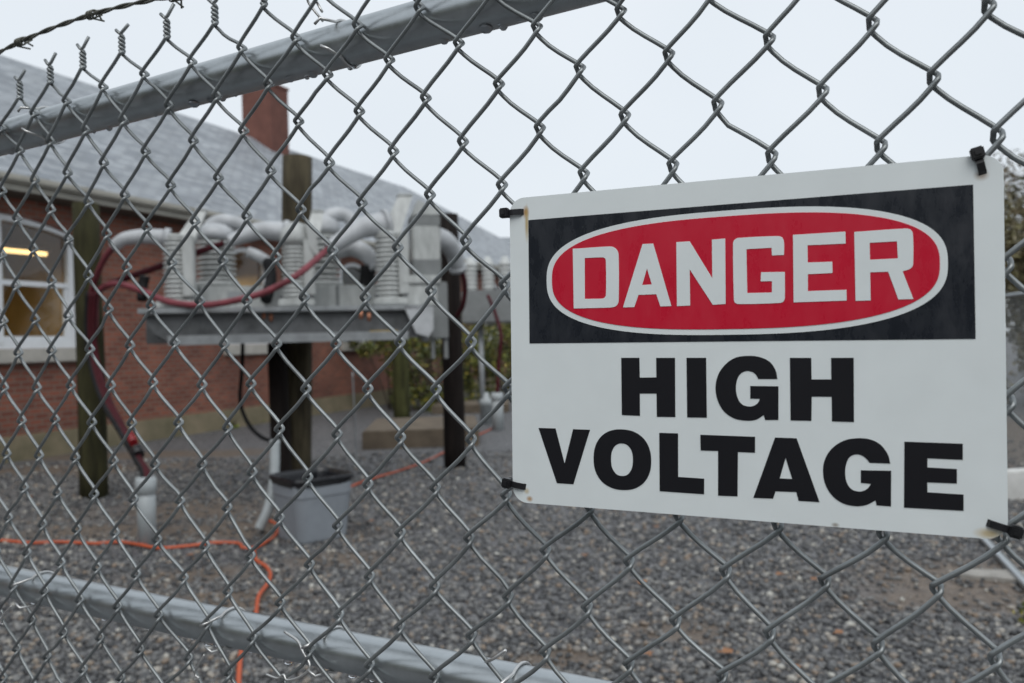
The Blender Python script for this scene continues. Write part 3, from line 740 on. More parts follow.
def wob(ring, dz, dr):
    o = []
    for i, p in enumerate(ring):
        d = Vector((p.x - bx, p.y - by, 0)); o.append(p + d.normalized() * dr * math.sin(i * 2.3) + Vector((0, 0, dz * math.sin(i * 1.7 + 1))))
    return o
loft([wob(rsq(0.258, 0.09, 0.455), 0.010, 0.006), rsq(0.260, 0.09, 0.475), wob(rsq(0.268, 0.09, 0.48), 0.004, 0.003), rsq(0.273, 0.09, 0.502), rsq(0.268, 0.088, 0.520), rsq(0.255, 0.085, 0.520), rsq(0.238, 0.08, 0.49), wob(rsq(0.212, 0.07, 0.30), 0.02, 0.012)], capb=False).build('liner', M_LINER, tub)
# orange cords
def cord(pxs, label, z=0.022):
    pts = []
    for (px, py) in pxs:
        q = ground(px, py); pts.append((q.x, q.y, z + 0.004 * math.sin(px)))
    mb = MB(); mb.tube(spline(pts, 6), 0.0125, 8); return tag(mb.build('extension_cord', M_CORD), label, 'cord')
cord([(-60, 541), (0, 543), (30, 545), (60, 544.5), (95, 546.5), (120, 545), (140, 548), (160, 551), (190, 549), (215, 546), (238, 545.5), (243, 550), (254, 551), (265, 546), (275, 538), (278, 531), (274, 525), (263, 520)], 'orange cord lying along the gravel in front of the conduit pipe and bin')
cord([(254, 552), (256, 562), (266, 570), (270.5, 578), (267, 588), (259, 600), (256.5, 613), (254, 630), (243, 650), (240, 668), (238, 700), (237, 720)], 'orange cord winding from near the bin toward the fence, under the middle rail')
cord([(340, 494), (356, 486), (378, 479), (400, 472), (425, 463), (445, 453), (470, 440), (492, 430)], 'orange cord stretched from behind the bin to the pipes by the sign')

# concrete pads
a = at(358, 449, 12.1); 
m = MB(); m.box((a.x + 0.87, 13.15, 0.125), (1.74, 2.1, 0.29), Matrix.Rotation(rad(4), 3, 'Z'), bevel=0.02)
tag(m.build('concrete_pad', M_CONC), 'low weathered concrete pad around the foot of the short mossy post', 'pad')
q = ground(470, 414); m = MB(); m.box((q.x, q.y + 0.9, 0.08), (1.7, 1.5, 0.20), bevel=0.02)
tag(m.build('concrete_pad', M_CONC), 'smaller concrete pad behind the dark pole, next to the pipes', 'pad')

# ------------------------------------------------------------------ plants
def leaves(center, rad3, n, size, mat, name, parent, clumps=14, seed=0, flat=False):
    r = np.random.default_rng(seed)
    cc_ = r.normal(0, 0.42, (clumps, 3)); cc_[:, 2] = r.uniform(-0.9, 0.85, clumps) if not flat else cc_[:, 2]
    cr = r.uniform(0.18, 0.42, clumps)
    idx = r.integers(0, clumps, n)
    d = r.normal(0, 1, (n, 3)); d /= np.linalg.norm(d, axis=1)[:, None]
    P = cc_[idx] + d * (cr[idx] * r.uniform(0.5, 1.05, n))[:, None]
    P = P * np.array(rad3) + np.array(center)
    P[:, 2] = np.maximum(P[:, 2], 0.02)
    a = r.normal(0, 1, (n, 3)); a /= np.linalg.norm(a, axis=1)[:, None]
    b = np.cross(a, r.normal(0, 1, (n, 3))); b /= np.linalg.norm(b, axis=1)[:, None]
    s = (size * r.uniform(0.6, 1.4, n))[:, None]
    V = np.stack([P - a * s, P - b * s * 0.45, P + a * s, P + b * s * 0.45], 1).reshape(-1, 3)
    V[:, 2] = np.maximum(V[:, 2], 0.005)
    org = np.array(parent_loc(parent)); F = np.arange(4 * n).reshape(n, 4)
    return fast_mesh(name, V - org, F, mat, parent=parent)
def stems(center, h, spread, n, r, parent, name='stem', seed=0):
    rr = random.Random(seed); m = MB(); x, y = center
    for i in range(n):
        a = rr.uniform(0, 6.28); d = rr.uniform(0.2, 1) * spread
        pts = [(x + 0.1 * math.cos(a), y + 0.1 * math.sin(a), -0.05), (x + 0.5 * d * math.cos(a), y + 0.5 * d * math.sin(a), h * 0.5), (x + d * math.cos(a + .3), y + d * math.sin(a + .3), h * rr.uniform(0.7, 1.0))]
        m.tube(spline(pts, 4), [r * (1 - 0.07 * k) for k in range(9)], 6)
    return m.build(name, M_BARK, parent)
for k, (px, Y, w, h, lab) in enumerate(((393, 19.5, 1.15, 2.3, 'dark leafy shrub with yellowing leaves growing behind the short mossy post'),
                                       (428, 19.0, 1.1, 2.5, 'dense dark green shrub left of the dark brown pole'),
                                       (474, 21.0, 1.1, 2.35, 'pale olive shrub between the dark pole and the sign'),
                                       (508, 22.0, 1.3, 2.5, 'yellow tinged shrub partly hidden behind the left edge of the sign'))):
    c = at(px, 370, Y); t = thing('shrub', (c.x, Y, 0), lab, 'shrub', 'shrubs along the rear fence')
    stems((c.x, Y), h * 0.8, w * 0.8, 9, 0.022, t, seed=k)
    leaves((c.x, Y, h * 0.5), (w, 0.9, h * 0.5), 4200, 0.05, M_LEAF, 'foliage', t, 20, seed=40 + k)
for k, (px, py, s) in enumerate(((235, 428, 0.19), (263, 423, 0.11), (1026, 622, 0.06))):
    q = ground(px, py); t = thing('weed', (q.x, q.y, 0), ('bright yellow green weed at the foot of the brick wall, the larger one', 'smaller yellow green weed beside the hanging black cable', 'small dark green weed in the dirt at the lower right edge')[k], 'weed', 'weeds')
    leaves((q.x, q.y, s * 0.7), (s, s, s * 0.8), 160 if k < 2 else 40, 0.035 if k < 2 else 0.018, M_WEED if k < 2 else M_LEAF, 'foliage', t, 6, seed=70 + k); stems((q.x, q.y), s, s * 0.5, 4, 0.005, t, seed=k)
q = ground(642, 588); r_ = random.Random(3)
def fallen(q, size, mat, label, group=None):
    m = MB(); a = r_.uniform(0, 6.28); n = 10; vs_ = []
    for k in range(n):
        th = 2 * math.pi * k / n; rr = size * (1.0 if k % 2 == 0 else 0.62) * (1.25 if k == 0 else 1)
        vs_.append((q.x + rr * math.cos(th + a), q.y + rr * math.sin(th + a), 0.036 + 0.35 * size * abs(math.sin(th)) * r_.uniform(.6, 1)))
    m.add(vs_ + [(q.x, q.y, 0.036)] + [(v[0], v[1], v[2] - 0.002) for v in vs_] + [(q.x, q.y, 0.034)], [(k, (k + 1) % n, n) for k in range(n)] + [((k + 1) % n + n + 1, k + n + 1, 2 * n + 1) for k in range(n)])
    tag(m.build('fallen_leaf', mat), label, 'leaf', group)
fallen(q, 0.038, M_FALLEN, 'bright orange fallen leaf on the gravel below the sign')
fallen(ground(727, 660), 0.04, M_FALLENB, 'brown fallen leaf on the gravel, nearest the fence below the sign')
for (px, py) in ((656, 531), (648, 661), (840, 640), (797, 675), (813, 585), (780, 580), (313, 524), (190, 560), (120, 470), (30, 500), (372, 525), (585, 560)):
    fallen(ground(px, py), 0.03, M_FALLENB, 'small brown fallen leaf lying on grey gravel', 'small brown fallen leaves')

# tree on the right beyond the yard
def tree(x, y, h, w, label, seed):
    t = thing('autumn_tree', (x, y, 0), label, 'tree'); m = MB(); rr = random.Random(seed)
    m.tube(spline([(x, y, -0.1), (x + .1, y, h * .25), (x - .05, y + .1, h * .5), (x + .1, y, h * .85)], 5), [0.20 - 0.011 * k for k in range(16)], 10)
    for k in range(16):
        z = h * rr.uniform(0.25, 0.8); a = rr.uniform(0, 6.28); d = w * rr.uniform(0.5, 0.95)
        m.tube(spline([(x, y, z), (x + .5 * d * math.cos(a), y + .5 * d * math.sin(a), z + .25 * d), (x + d * math.cos(a), y + d * math.sin(a), z + .6 * d)], 4), [0.06 - 0.0055 * i for i in range(9)], 6)
    m.build('trunk', M_BARK, t)
    leaves((x, y, h * .62), (w, w, h * .42), 24000, 0.075, M_AUTUMN, 'crown', t, 70, seed=seed)
c = at(1078, 200, 24); tree(c.x, 24, 6.9, 2.6, 'brown autumn tree rising at the right edge beyond the sign', 5)

# unseen foliage added behind the camera to darken sign, rails and wires
def shade_foliage():
    r = np.random.default_rng(77); Vs = []
    for k in range(26):
        a = math.radians(188 + 164 * k / 25); R_ = r.uniform(11.0, 13.5); h = r.uniform(4.2, 5.6); w = r.uniform(1.2, 1.7)
        n = 1500; P = r.normal(0, 1, (n, 3)); P /= np.linalg.norm(P, axis=1)[:, None]; P *= r.uniform(.45, 1.05, n)[:, None]
        P = P * np.array((w, w, h * .52)) + np.array((R_ * math.cos(a), R_ * math.sin(a) , h * .5)); P[:, 2] = np.maximum(P[:, 2], 0.05)
        A = r.normal(0, 1, (n, 3)); A /= np.linalg.norm(A, axis=1)[:, None]; B = np.cross(A, r.normal(0, 1, (n, 3))); B /= np.linalg.norm(B, axis=1)[:, None]
        s = (0.19 * r.uniform(.6, 1.4, n))[:, None]
        Vs.append(np.stack([P - A * s, P - B * s * .6, P + A * s, P + B * s * .6], 1).reshape(-1, 3))
    V = np.concatenate(Vs); o = fast_mesh('shade_foliage', V, np.arange(len(V)).reshape(-1, 4), M_LEAF, 'stuff')
    tag(o, 'unseen dark foliage added behind the viewer to shade the sign and fence', 'wood')
shade_foliage()

c = at(1062, 300, 16); t = thing('shrub', (c.x, 16, 0), 'tall olive brown shrub behind the side wire fence at the right edge', 'shrub')
stems((c.x, 16), 3.2, 1.4, 12, 0.03, t, seed=91); leaves((c.x, 16, 2.0), (2.1, 1.8, 2.1), 15000, 0.06, M_OLIVE, 'foliage', t, 50, seed=92)

# ------------------------------------------------------------------ rear and side fences (far, thin wires)
def plain_fence(A, B, h, pitch, label, posts, wr=0.0022):
    A = Vector(A); B = Vector(B); D = B - A; Ln = D.length; D.normalize(); Nn = D.cross(Vector((0, 0, 1)))
    t = thing('wire_fence', A, label, 'fence'); m = MB(); k = -int(h / pitch) - 1
    while k * pitch < Ln:
        s0 = k * pitch
        for sgn in (1, -1):
            a_, b_ = (s0, s0 + h); za, zb = (0, h) if sgn > 0 else (h, 0)
            lo, hi = max(a_, 0), min(b_, Ln)
            if hi - lo > 0.02:
                f = lambda s: za + (zb - za) * (s - a_) / (b_ - a_)
                m.tube([A + D * lo + Nn * (0.0025 * sgn) + Vector((0, 0, 0.05 + f(lo))), A + D * hi + Nn * (0.0025 * sgn) + Vector((0, 0, 0.05 + f(hi)))], wr, 4, cap=False)
        k += 1
    m.build('wire_mesh', M_WIRE, t)
    m = MB(); m.tube([A + Vector((0, 0, h + .06)), B + Vector((0, 0, h + .06))], 0.021, 10); m.build('rail', M_RAIL, t)
    for s in posts:
        q = A + D * s; m = MB(); m.tube([q + Nn * 0.03 + Vector((0, 0, -.1)), q + Nn * 0.03 + Vector((0, 0, h + .16))], 0.035, 10); m.build('post', M_RAIL, t)
fa = at(374, 397, 22.8); fb = ground(478, 402)
A_ = Vector((-4.2, 22.3, 0)); B_ = Vector((8.5, 22.3, 0))
plain_fence(A_, B_, 1.8, 0.14, 'rear wire fence with thin grey posts behind the shrubs', [0.3, 0.99 - 0.45, 3.28, 6.0, 9.0, 12.4], 0.0035)
plain_fence((8.3, 20.5, 0), (4.95, 6.8, 0), 1.85, 0.10, 'side wire fence seen past the right edge of the sign', [0.1, 4.2, 8.2, 14.08], 0.003)
# right edge: white kerb board, pipe on the gravel, broken slab
q = ground(1016, 500); m = MB(); m.box((q.x + 0.9, q.y + 0.2, 0.125), (2.3, 0.14, 0.27), Matrix.Rotation(rad(8), 3, 'Z'), bevel=0.012)
tag(m.build('white_board', nmat('chalky_white_paint', (0.62, 0.62, 0.60), 0.6, var=0.15, vscale=4)), 'white painted board on edge at the right, behind the sign', 'board')
cable('loose_pipe', [ground(950, 506) + Vector((0, 0, .03)), ground(1024, 587) + Vector((0, 0, .03)), ground(1060, 626) + Vector((0, 0, .03))], 0.028, M_RAIL, 'straight galvanized pipe lying on the ground below the sign corner', 'pipe', 14, 3)
q = ground(1000, 580); m = MB(); m.prism([(q.x - .22, q.y + .05, 0), (q.x - .10, q.y + .17, 0), (q.x + .12, q.y + .13, 0), (q.x + .34, q.y - .02, 0), (q.x + .30, q.y - .16, 0), (q.x + .10, q.y - .10, 0), (q.x - .05, q.y - .02, 0)], (0, 0, 0.025))
tag(m.build('broken_slab', nmat('pale_concrete', (0.30, 0.285, 0.26), 0.85, var=0.3, vscale=9)), 'pale broken slab lying flat in the brown dirt patch', 'slab')

# ------------------------------------------------------------------ chain link fence in front of the camera
FT = math.atan2(FPX, 1512.0)
FD = Vector((math.cos(FT), -math.sin(FT), 0))       # along the fence, toward the right
FN = Vector((-FD.y, FD.x, 0))                       # away from the camera
FN = Vector((math.sin(FT), math.cos(FT), 0))
FP = Vector((0.0233, 0.674, 0))
def fpt(s, z, d=0.0): return FP + FD * s - FN * d + Vector((0, 0, z))      # d toward the camera
CS = [-0.21922, 0.567, -0.00159, 0.00373, -0.00327, -0.00541, -0.01947, -0.00355, -0.01604, 0.0001]
CZ = [1.5517, -0.00843, -0.35314, -0.00411, -0.00097, -0.00018, 0.00781, 0.01153, 0.00471, 0.01028]
# how far single knuckles of this sagging fabric stray from an even weave (0.1 mm)
NODE_OFFSETS = {(-13,7):(6,1),(-13,9):(-13,-3),(-13,13):(-25,33),(-12,0):(46,-56),(-12,2):(61,37),(-12,6):(-44,-8),(-12,8):(-21,-2),(-12,10):(9,0),(-12,12):(6,11),(-12,14):(1,36),(-12,16):(30,20),(-11,1):(24,31),(-11,3):(35,7),(-11,5):(-10,-10),(-11,7):(-1,-33),(-11,9):(0,-22),(-11,11):(3,-4),(-11,13):(17,-3),(-11,15):(-7,5),(-11,17):(-35,6),(-10,0):(8,-34),(-10,2):(14,10),(-10,4):(5,2),(-10,6):(4,-17),(-10,8):(-25,-10),(-10,10):(3,18),(-10,12):(1,-16),(-10,14):(9,-21),(-10,16):(-4,-48),(-9,1):(-11,31),(-9,3):(-2,-21),(-9,5):(-6,29),(-9,7):(-34,-35),(-9,9):(-21,-10),(-9,11):(18,-5),(-9,13):(2,-9),(-9,15):(-5,-10),(-9,17):(-5,-37),(-8,0):(-48,-11),(-8,2):(0,16),(-8,4):(30,-3),(-8,6):(6,-19),(-8,8):(3,-18),(-8,10):(0,-13),(-8,12):(-2,7),(-8,14):(-1,-5),(-8,16):(3,0),(-7,1):(-24,51),(-7,3):(-33,-13),(-7,5):(-4,9),(-7,7):(-2,0),(-7,9):(5,-14),(-7,11):(14,-14),(-7,13):(-1,17),(-7,15):(-5,8),(-6,0):(-45,-3),(-6,2):(-36,1),(-6,4):(-29,-10),(-6,6):(-27,22),(-6,8):(-3,3),(-6,10):(-8,-4),(-6,12):(-17,-1),(-6,14):(-16,-1),(-6,16):(6,-23),(-5,1):(-25,45),(-5,3):(-26,7),(-5,5):(-35,9),(-5,7):(2,2),(-5,9):(2,21),(-5,11):(0,-16),(-5,13):(-3,10),(-5,15):(-17,13),(-4,0):(-6,-6),(-4,2):(5,33),(-4,4):(3,1),(-4,6):(-8,23),(-4,8):(8,20),(-4,10):(33,25),(-4,12):(23,44),(-4,14):(46,61),(-4,16):(89,24),(-3,1):(12,29),(-3,3):(6,9),(-3,7):(43,22),(-3,9):(42,-1),(-3,11):(12,28),(-3,13):(27,18),(-3,15):(28,42),(-2,0):(9,-22),(-2,2):(6,2),(-2,4):(-4,-6),(-2,6):(29,-12),(-2,8):(17,-8),(-2,10):(36,-2),(-2,12):(1,30),(-2,14):(-12,6),(-2,16):(-28,-26),(-1,1):(17,23),(-1,3):(4,6),(-1,5):(16,-15),(-1,7):(-16,-5),(-1,9):(12,19),(-1,11):(-1,-13),(-1,13):(-49,-11),(-1,15):(-45,-10),(0,0):(-25,8),(0,2):(-2,4),(0,4):(-10,-20),(0,6):(23,-25),(0,8):(3,-15),(0,10):(14,12),(0,12):(-9,-6),(0,14):(-18,-10),(1,1):(10,-21),(1,3):(3,-6),(1,5):(-6,-14),(1,7):(6,0),(1,9):(-1,-19),(1,11):(-1,-11),(1,13):(6,0),(1,15):(-4,-2),(2,2):(18,-34),(2,4):(-4,-28),(2,6):(2,-3),(2,8):(12,-20),(2,10):(2,-4),(2,12):(-4,-10),(2,14):(0,-17),(3,1):(32,-50),(3,3):(5,-17),(3,5):(-6,-13),(3,7):(2,-25),(3,9):(6,-3),(3,11):(-12,-20),(3,13):(0,-21),(3,15):(1,-19),(4,2):(2,-17),(4,4):(1,-8),(4,6):(12,-19),(4,8):(8,-8),(4,10):(-5,0),(4,12):(-17,-3),(4,14):(-25,-18),(5,1):(-12,-22),(5,3):(5,-2),(5,5):(5,-8),(5,7):(-16,13),(5,9):(15,13),(5,11):(-5,7),(5,13):(-12,-19),(6,2):(4,1),(6,4):(-5,-11),(6,6):(-13,-4),(6,8):(11,-12),(6,10):(-2,22),(6,12):(-25,27),(6,14):(9,25),(7,3):(4,8),(7,5):(-12,12),(7,7):(-18,43),(7,9):(-4,41),(7,11):(-30,4),(7,13):(-3,-9),(8,2):(21,8),(8,4):(-5,19),(8,12):(-24,3),(8,14):(-4,-5),(9,3):(9,31),(9,5):(-4,37),(9,11):(1,-30),(9,13):(-7,4),(10,2):(19,-2),(10,4):(-4,23),(10,12):(-27,-8),(10,14):(4,17),(11,3):(10,19),(11,5):(-7,30),(11,11):(3,-41),(11,13):(3,-6),(12,4):(-8,13),(12,12):(10,-1),(12,14):(26,54),(13,3):(29,6),(13,5):(-5,21),(13,11):(13,-47),(13,13):(-8,-2),(14,4):(4,6),(14,12):(-6,9),(15,3):(-2,-7),(15,5):(-3,9),(15,11):(-2,-53),(15,13):(14,8),(16,4):(-14,-10),(16,12):(-1,28),(17,3):(-18,-27),(17,5):(-21,-14),(17,7):(-1,19),(17,9):(11,-6),(17,11):(4,-22),(17,13):(24,12),}
def _b(c, r):
    x = (c - 2) / 15.0; y = (r - 8) / 8.0
    return (1, x, y, x * x, x * y, y * y, x ** 3, x * x * y, x * y * y, y ** 3)
_cache = {}
def node(c, r):
    k = (c, r)
    if k in _cache: return _cache[k]
    c_, r_c = min(max(c, -14), 18), min(max(r, 0), 17)
    bb = _b(c_, r_c); s = sum(a * b for a, b in zip(CS, bb)); z = sum(a * b for a, b in zip(CZ, bb))
    s += (c - c_) * 0.03665; z -= (r - r_c) * 0.0429
    o = NODE_OFFSETS.get(k)
    if o: s += o[0] * 1e-4; z += o[1] * 1e-4
    else: s += rng.uniform(-.0008, .0008); z += rng.uniform(-.0008, .0008)
    _cache[k] = (s, z); return _cache[k]
ROWS = 43; C0, C1 = -50, 46
fence = thing('chain_link_fence', fpt(0, 0, 0), 'galvanized chain link fence with two horizontal rails, filling the foreground', 'fence')
WR = 0.00192
def smooth01(x): x = min(1, max(0, x)); return x * x * (3 - 2 * x)
mesh = MB(); bowr = random.Random(5)
for k in range(C0, C1):
    pts = []
    for r in range(0, ROWS):
        right = ((k + 1 - r) % 2 == 0)          # wire k sits at its right-hand knuckle on this row
        ca_, cb_ = (k + 1, k) if right else (k, k + 1)
        s0, z0 = node(ca_, r); s1, z1 = node(cb_, r + 1)
        ov = 0.0025
        s0o = s0 + (ov if right else -ov); s1o = s1 + (-ov if right else ov)
        dsg = 1.0 if right else -1.0
        near = -16 <= k <= 20
        TS = (0, .022, .05, .08, .11, .17, .33, .5, .67, .83, .89, .92, .95, .978) if near else (0, .07, .3, .7, .93)
        bow = (0.0016 if k > 6 else 0.0008) * bowr.uniform(.2, 1.6); kink = bowr.uniform(-.0035, .0035) if bowr.random() < .10 else 0.0; kc = bowr.uniform(.3, .7)
        for t in TS:
            f = min(1.0, max(0.0, (t - 0.058) / 0.884)); f = f - 0.018 * math.sin(2 * math.pi * f)
            dep = dsg * 0.0036 * math.sin(math.pi / 2 * min(1.0, min(t, 1 - t) / 0.085))
            s = s0o + (s1o - s0o) * f; z = z0 + (z1 - z0) * t
            z -= bow * math.sin(math.pi * t); s += kink * math.exp(-((t - kc) / .16) ** 2) * math.sin(math.pi * t)
            if not right and k > 6: s -= 0.0012 * math.sin(math.pi * t)
            pts.append(fpt(s, z, dep))
    mesh.tube(pts, WR, 8 if -16 <= k <= 20 else 5)
tw = mesh                                         # the twisted and barbed top selvage
for c in range(C0, C1 + 1):
    if c % 2: continue
    s, z = node(c, 0); H = 0.021
    for ph in (0, math.pi):
        pts = []
        for i in range(19):
            t = i / 18; a = ph + t * 2.6 * 2 * math.pi * 0.85
            pts.append(fpt(s + 0.0023 * math.cos(a), z - 0.002 + H * t, 0.0023 * math.sin(a)))
        sg_ = 1 if ph == 0 else -1
        lq = 0.0135 if sg_ > 0 else 0.008; dz_ = bowr.uniform(.6, 1.1)
        pts.append(fpt(s + sg_ * 0.0035, z + H + 0.0015, 0.001)); pts.append(fpt(s + sg_ * lq, z + H + lq * 0.8 * dz_, 0.001))
        tw.tube(pts, 0.0019, 7)
mesh.build('wire_mesh', M_WIRE, fence)
SA_, SB_ = -2.15, 1.40
def rz(s, z): return z + (TOPSLOPE * (s + 0.31) if z > 1.5 else -0.0055 * (s + 0.05))
def rail(z, r, d=0.0275):
    m = MB(); n = 60
    pts = [fpt(SA_ + (SB_ - SA_) * i / n, rz(SA_ + (SB_ - SA_) * i / n, z), -d) for i in range(n + 1)]
    m.tube(pts, r, 32); return m.build('rail', M_RAIL, fence)
RTZ, RMZ = 1.8465, 1.2430
TOPSLOPE = 0.0175      # the top rail is not quite level
rt = rail(RTZ, 0.0212); rm_ = rail(RMZ, 0.0197)
for s in (SA_, SB_):
    m = MB(); m.tube([fpt(s, -0.3, -0.056), fpt(s, 1.93, -0.056)], 0.03, 24); m.lathe(fpt(s, 1.93, -0.056), [(0.034, -0.02), (0.034, 0.01), (0.025, 0.03), (0.006, 0.04)], 24); m.build('post', M_RAIL, fence)
# tie wires round the rails
def tie(s, zr, rr, tail=None, wrap=1.15, lean=0.006):
    zr = rz(s, zr); m = MB(); pts = []; n = 24
    pts.append(fpt(s - .004, zr + rr * 0.55, 0.0055)); pts.append(fpt(s + .003, zr + rr * 0.72, 0.0062))
    for i in range(n + 1):
        a = math.radians(52 + (308 - 52) * i / n); R_ = rr + 0.0016
        pts.append(fpt(s + lean * (1 + i / n), zr + R_ * math.sin(a), -0.0275 + R_ * math.cos(a)))
    pts.append(fpt(s + 2 * lean, zr - rr * 0.72, 0.0060)); pts.append(fpt(s + 2 * lean - .009, zr - rr * 0.5, 0.0055))
    m.tube(pts, 0.0015, 7)
    if tail: m.tube(spline([fpt(*q) for q in tail], 6), 0.0013, 6)
    m.build('tie_wire', M_TIEWIRE, fence)
tie(-0.745, RMZ, 0.0197, [(-0.752, 1.232, .004), (-0.765, 1.222, .006), (-0.778, 1.208, .005), (-0.772, 1.206, .004)])
tie(-0.405, RMZ, 0.0197, [(-0.405, 1.226, .004), (-0.412, 1.215, .006), (-0.420, 1.203, .005), (-0.415, 1.199, .004), (-0.422, 1.196, .004)])
tie(-0.262, RMZ, 0.0197, [(-0.30, 1.262, -.006), (-0.28, 1.257, -.003), (-0.27, 1.250, .001), (-0.258, 1.238, .004), (-0.268, 1.227, .006), (-0.286, 1.220, .006), (-0.292, 1.224, .005), (-0.300, 1.219, .005), (-0.318, 1.220, .004)])
tie(-0.048, RMZ, 0.0197, [(-0.062, 1.272, -.002), (-0.05, 1.279, .005), (-0.038, 1.288, .004)])
tie(-0.705, RTZ, 0.0212); tie(-0.225, RTZ, 0.0212, [(-0.232, 1.868, -.01), (-0.245, 1.888, -.004), (-0.238, 1.894, 0), (-0.224, 1.872, 0)])
# rain drops hanging under the rails
dm = MB()
for (z, r_) in ((RTZ, 0.0212), (RMZ, 0.0197)):
    for i in range(46):
        s = rng.uniform(-0.9, 0.25); rr = rng.uniform(0.0012, 0.0042); rr2 = rr * rng.uniform(0.9, 1.8)
        o = fpt(s, rz(s, z) - r_ - rr * 0.15, -0.0275 + rng.uniform(-.003, .004))
        dm.lathe(o, [(0.0002, -rr), (rr2 * 0.6, -rr * 0.8), (rr2, -rr * 0.2), (rr2 * 1.1, rr * 0.25), (rr2 * 0.6, rr * 0.5)], 12)
tag(dm.build('water_drops', M_WATER, fence), kind='stuff')
# barbed wire above
bwire = thing('barbed_wire', fpt(-0.6, 1.94, 0), 'strand of twisted barbed wire running above the chain link fence', 'wire')
def bz(s): return 1.9437 - 0.36 * min((s + .6) ** 2, 0.04)
for ph in (0, math.pi):
    m = MB(); pts = []; n = 520
    for i in range(n + 1):
        s = SA_ + (SB_ - SA_) * i / n; a = ph + s * 2 * math.pi / 0.07
        pts.append(fpt(s, bz(s) + 0.0014 * math.sin(a), 0.0014 * math.cos(a)))
    m.tube(pts, 0.0016, 6); m.build('strand', M_RUSTWIRE, bwire)
s = -0.71 - 0.14 * 10
k = 0
while s < SB_:
    m = MB(); r_ = random.Random(k); zc = bz(s)
    for w in range(2):
        pts = []; a0_ = r_.uniform(0, 6.28)
        pts.append(fpt(s + w * .004 - .002 + 0.004, zc + 0.013 * math.sin(a0_), 0.013 * math.cos(a0_)))
        for i in range(17):
            a = a0_ + 1.2 + i / 16 * 2 * math.pi * 1.6
            pts.append(fpt(s + (w * 0.006 - .003) + 0.006 * i / 16 - .003, zc + 0.0042 * math.sin(a), 0.0042 * math.cos(a)))
        a += 1.0; pts.append(fpt(s + w * .004 + .004 - .01 * w, zc + 0.014 * math.sin(a), 0.014 * math.cos(a)))
        m.tube(pts, 0.0011, 6)
    m.build('barb', M_RUSTWIRE, bwire); s += 0.14; k += 1

# ------------------------------------------------------------------ the danger sign
SX = Vector((0.90978862, -0.41486266, -0.01317705)).normalized()
SY = Vector((0.01509084, 0.00133523, 0.99988524)); SY = (SY - SX * SY.dot(SX)).normalized()
SN = SX.cross(SY)                                    # toward the camera
SC_ = Vector((0.15792229, 0.59114663, 1.54054779)); SC_ = Vector((0, 0, EYE)) + (SC_ - Vector((0, 0, EYE))) * (0.96 / 0.975)
sign = bpy.data.objects.new('danger_sign', None); C.objects.link(sign)
sign.matrix_world = Matrix.Translation(SC_) @ Matrix((SX, SY, SN)).transposed().to_4x4()
tag(sign, 'white danger sign warning of high voltage, tied to the chain link fence', 'sign')
HWS, HHS = 0.1711, 0.1219
def rrect(hw, hh, r, n=8, cx=0, cy=0):
    out = []
    for sx, sy, a0_ in ((1, 1, 0), (-1, 1, 90), (-1, -1, 180), (1, -1, 270)):
        for k in range(n + 1):
            a = rad(a0_ + 90 * k / n); out.append((cx + sx * (hw - r) + r * math.cos(a), cy + sy * (hh - r) + r * math.sin(a)))
    return out
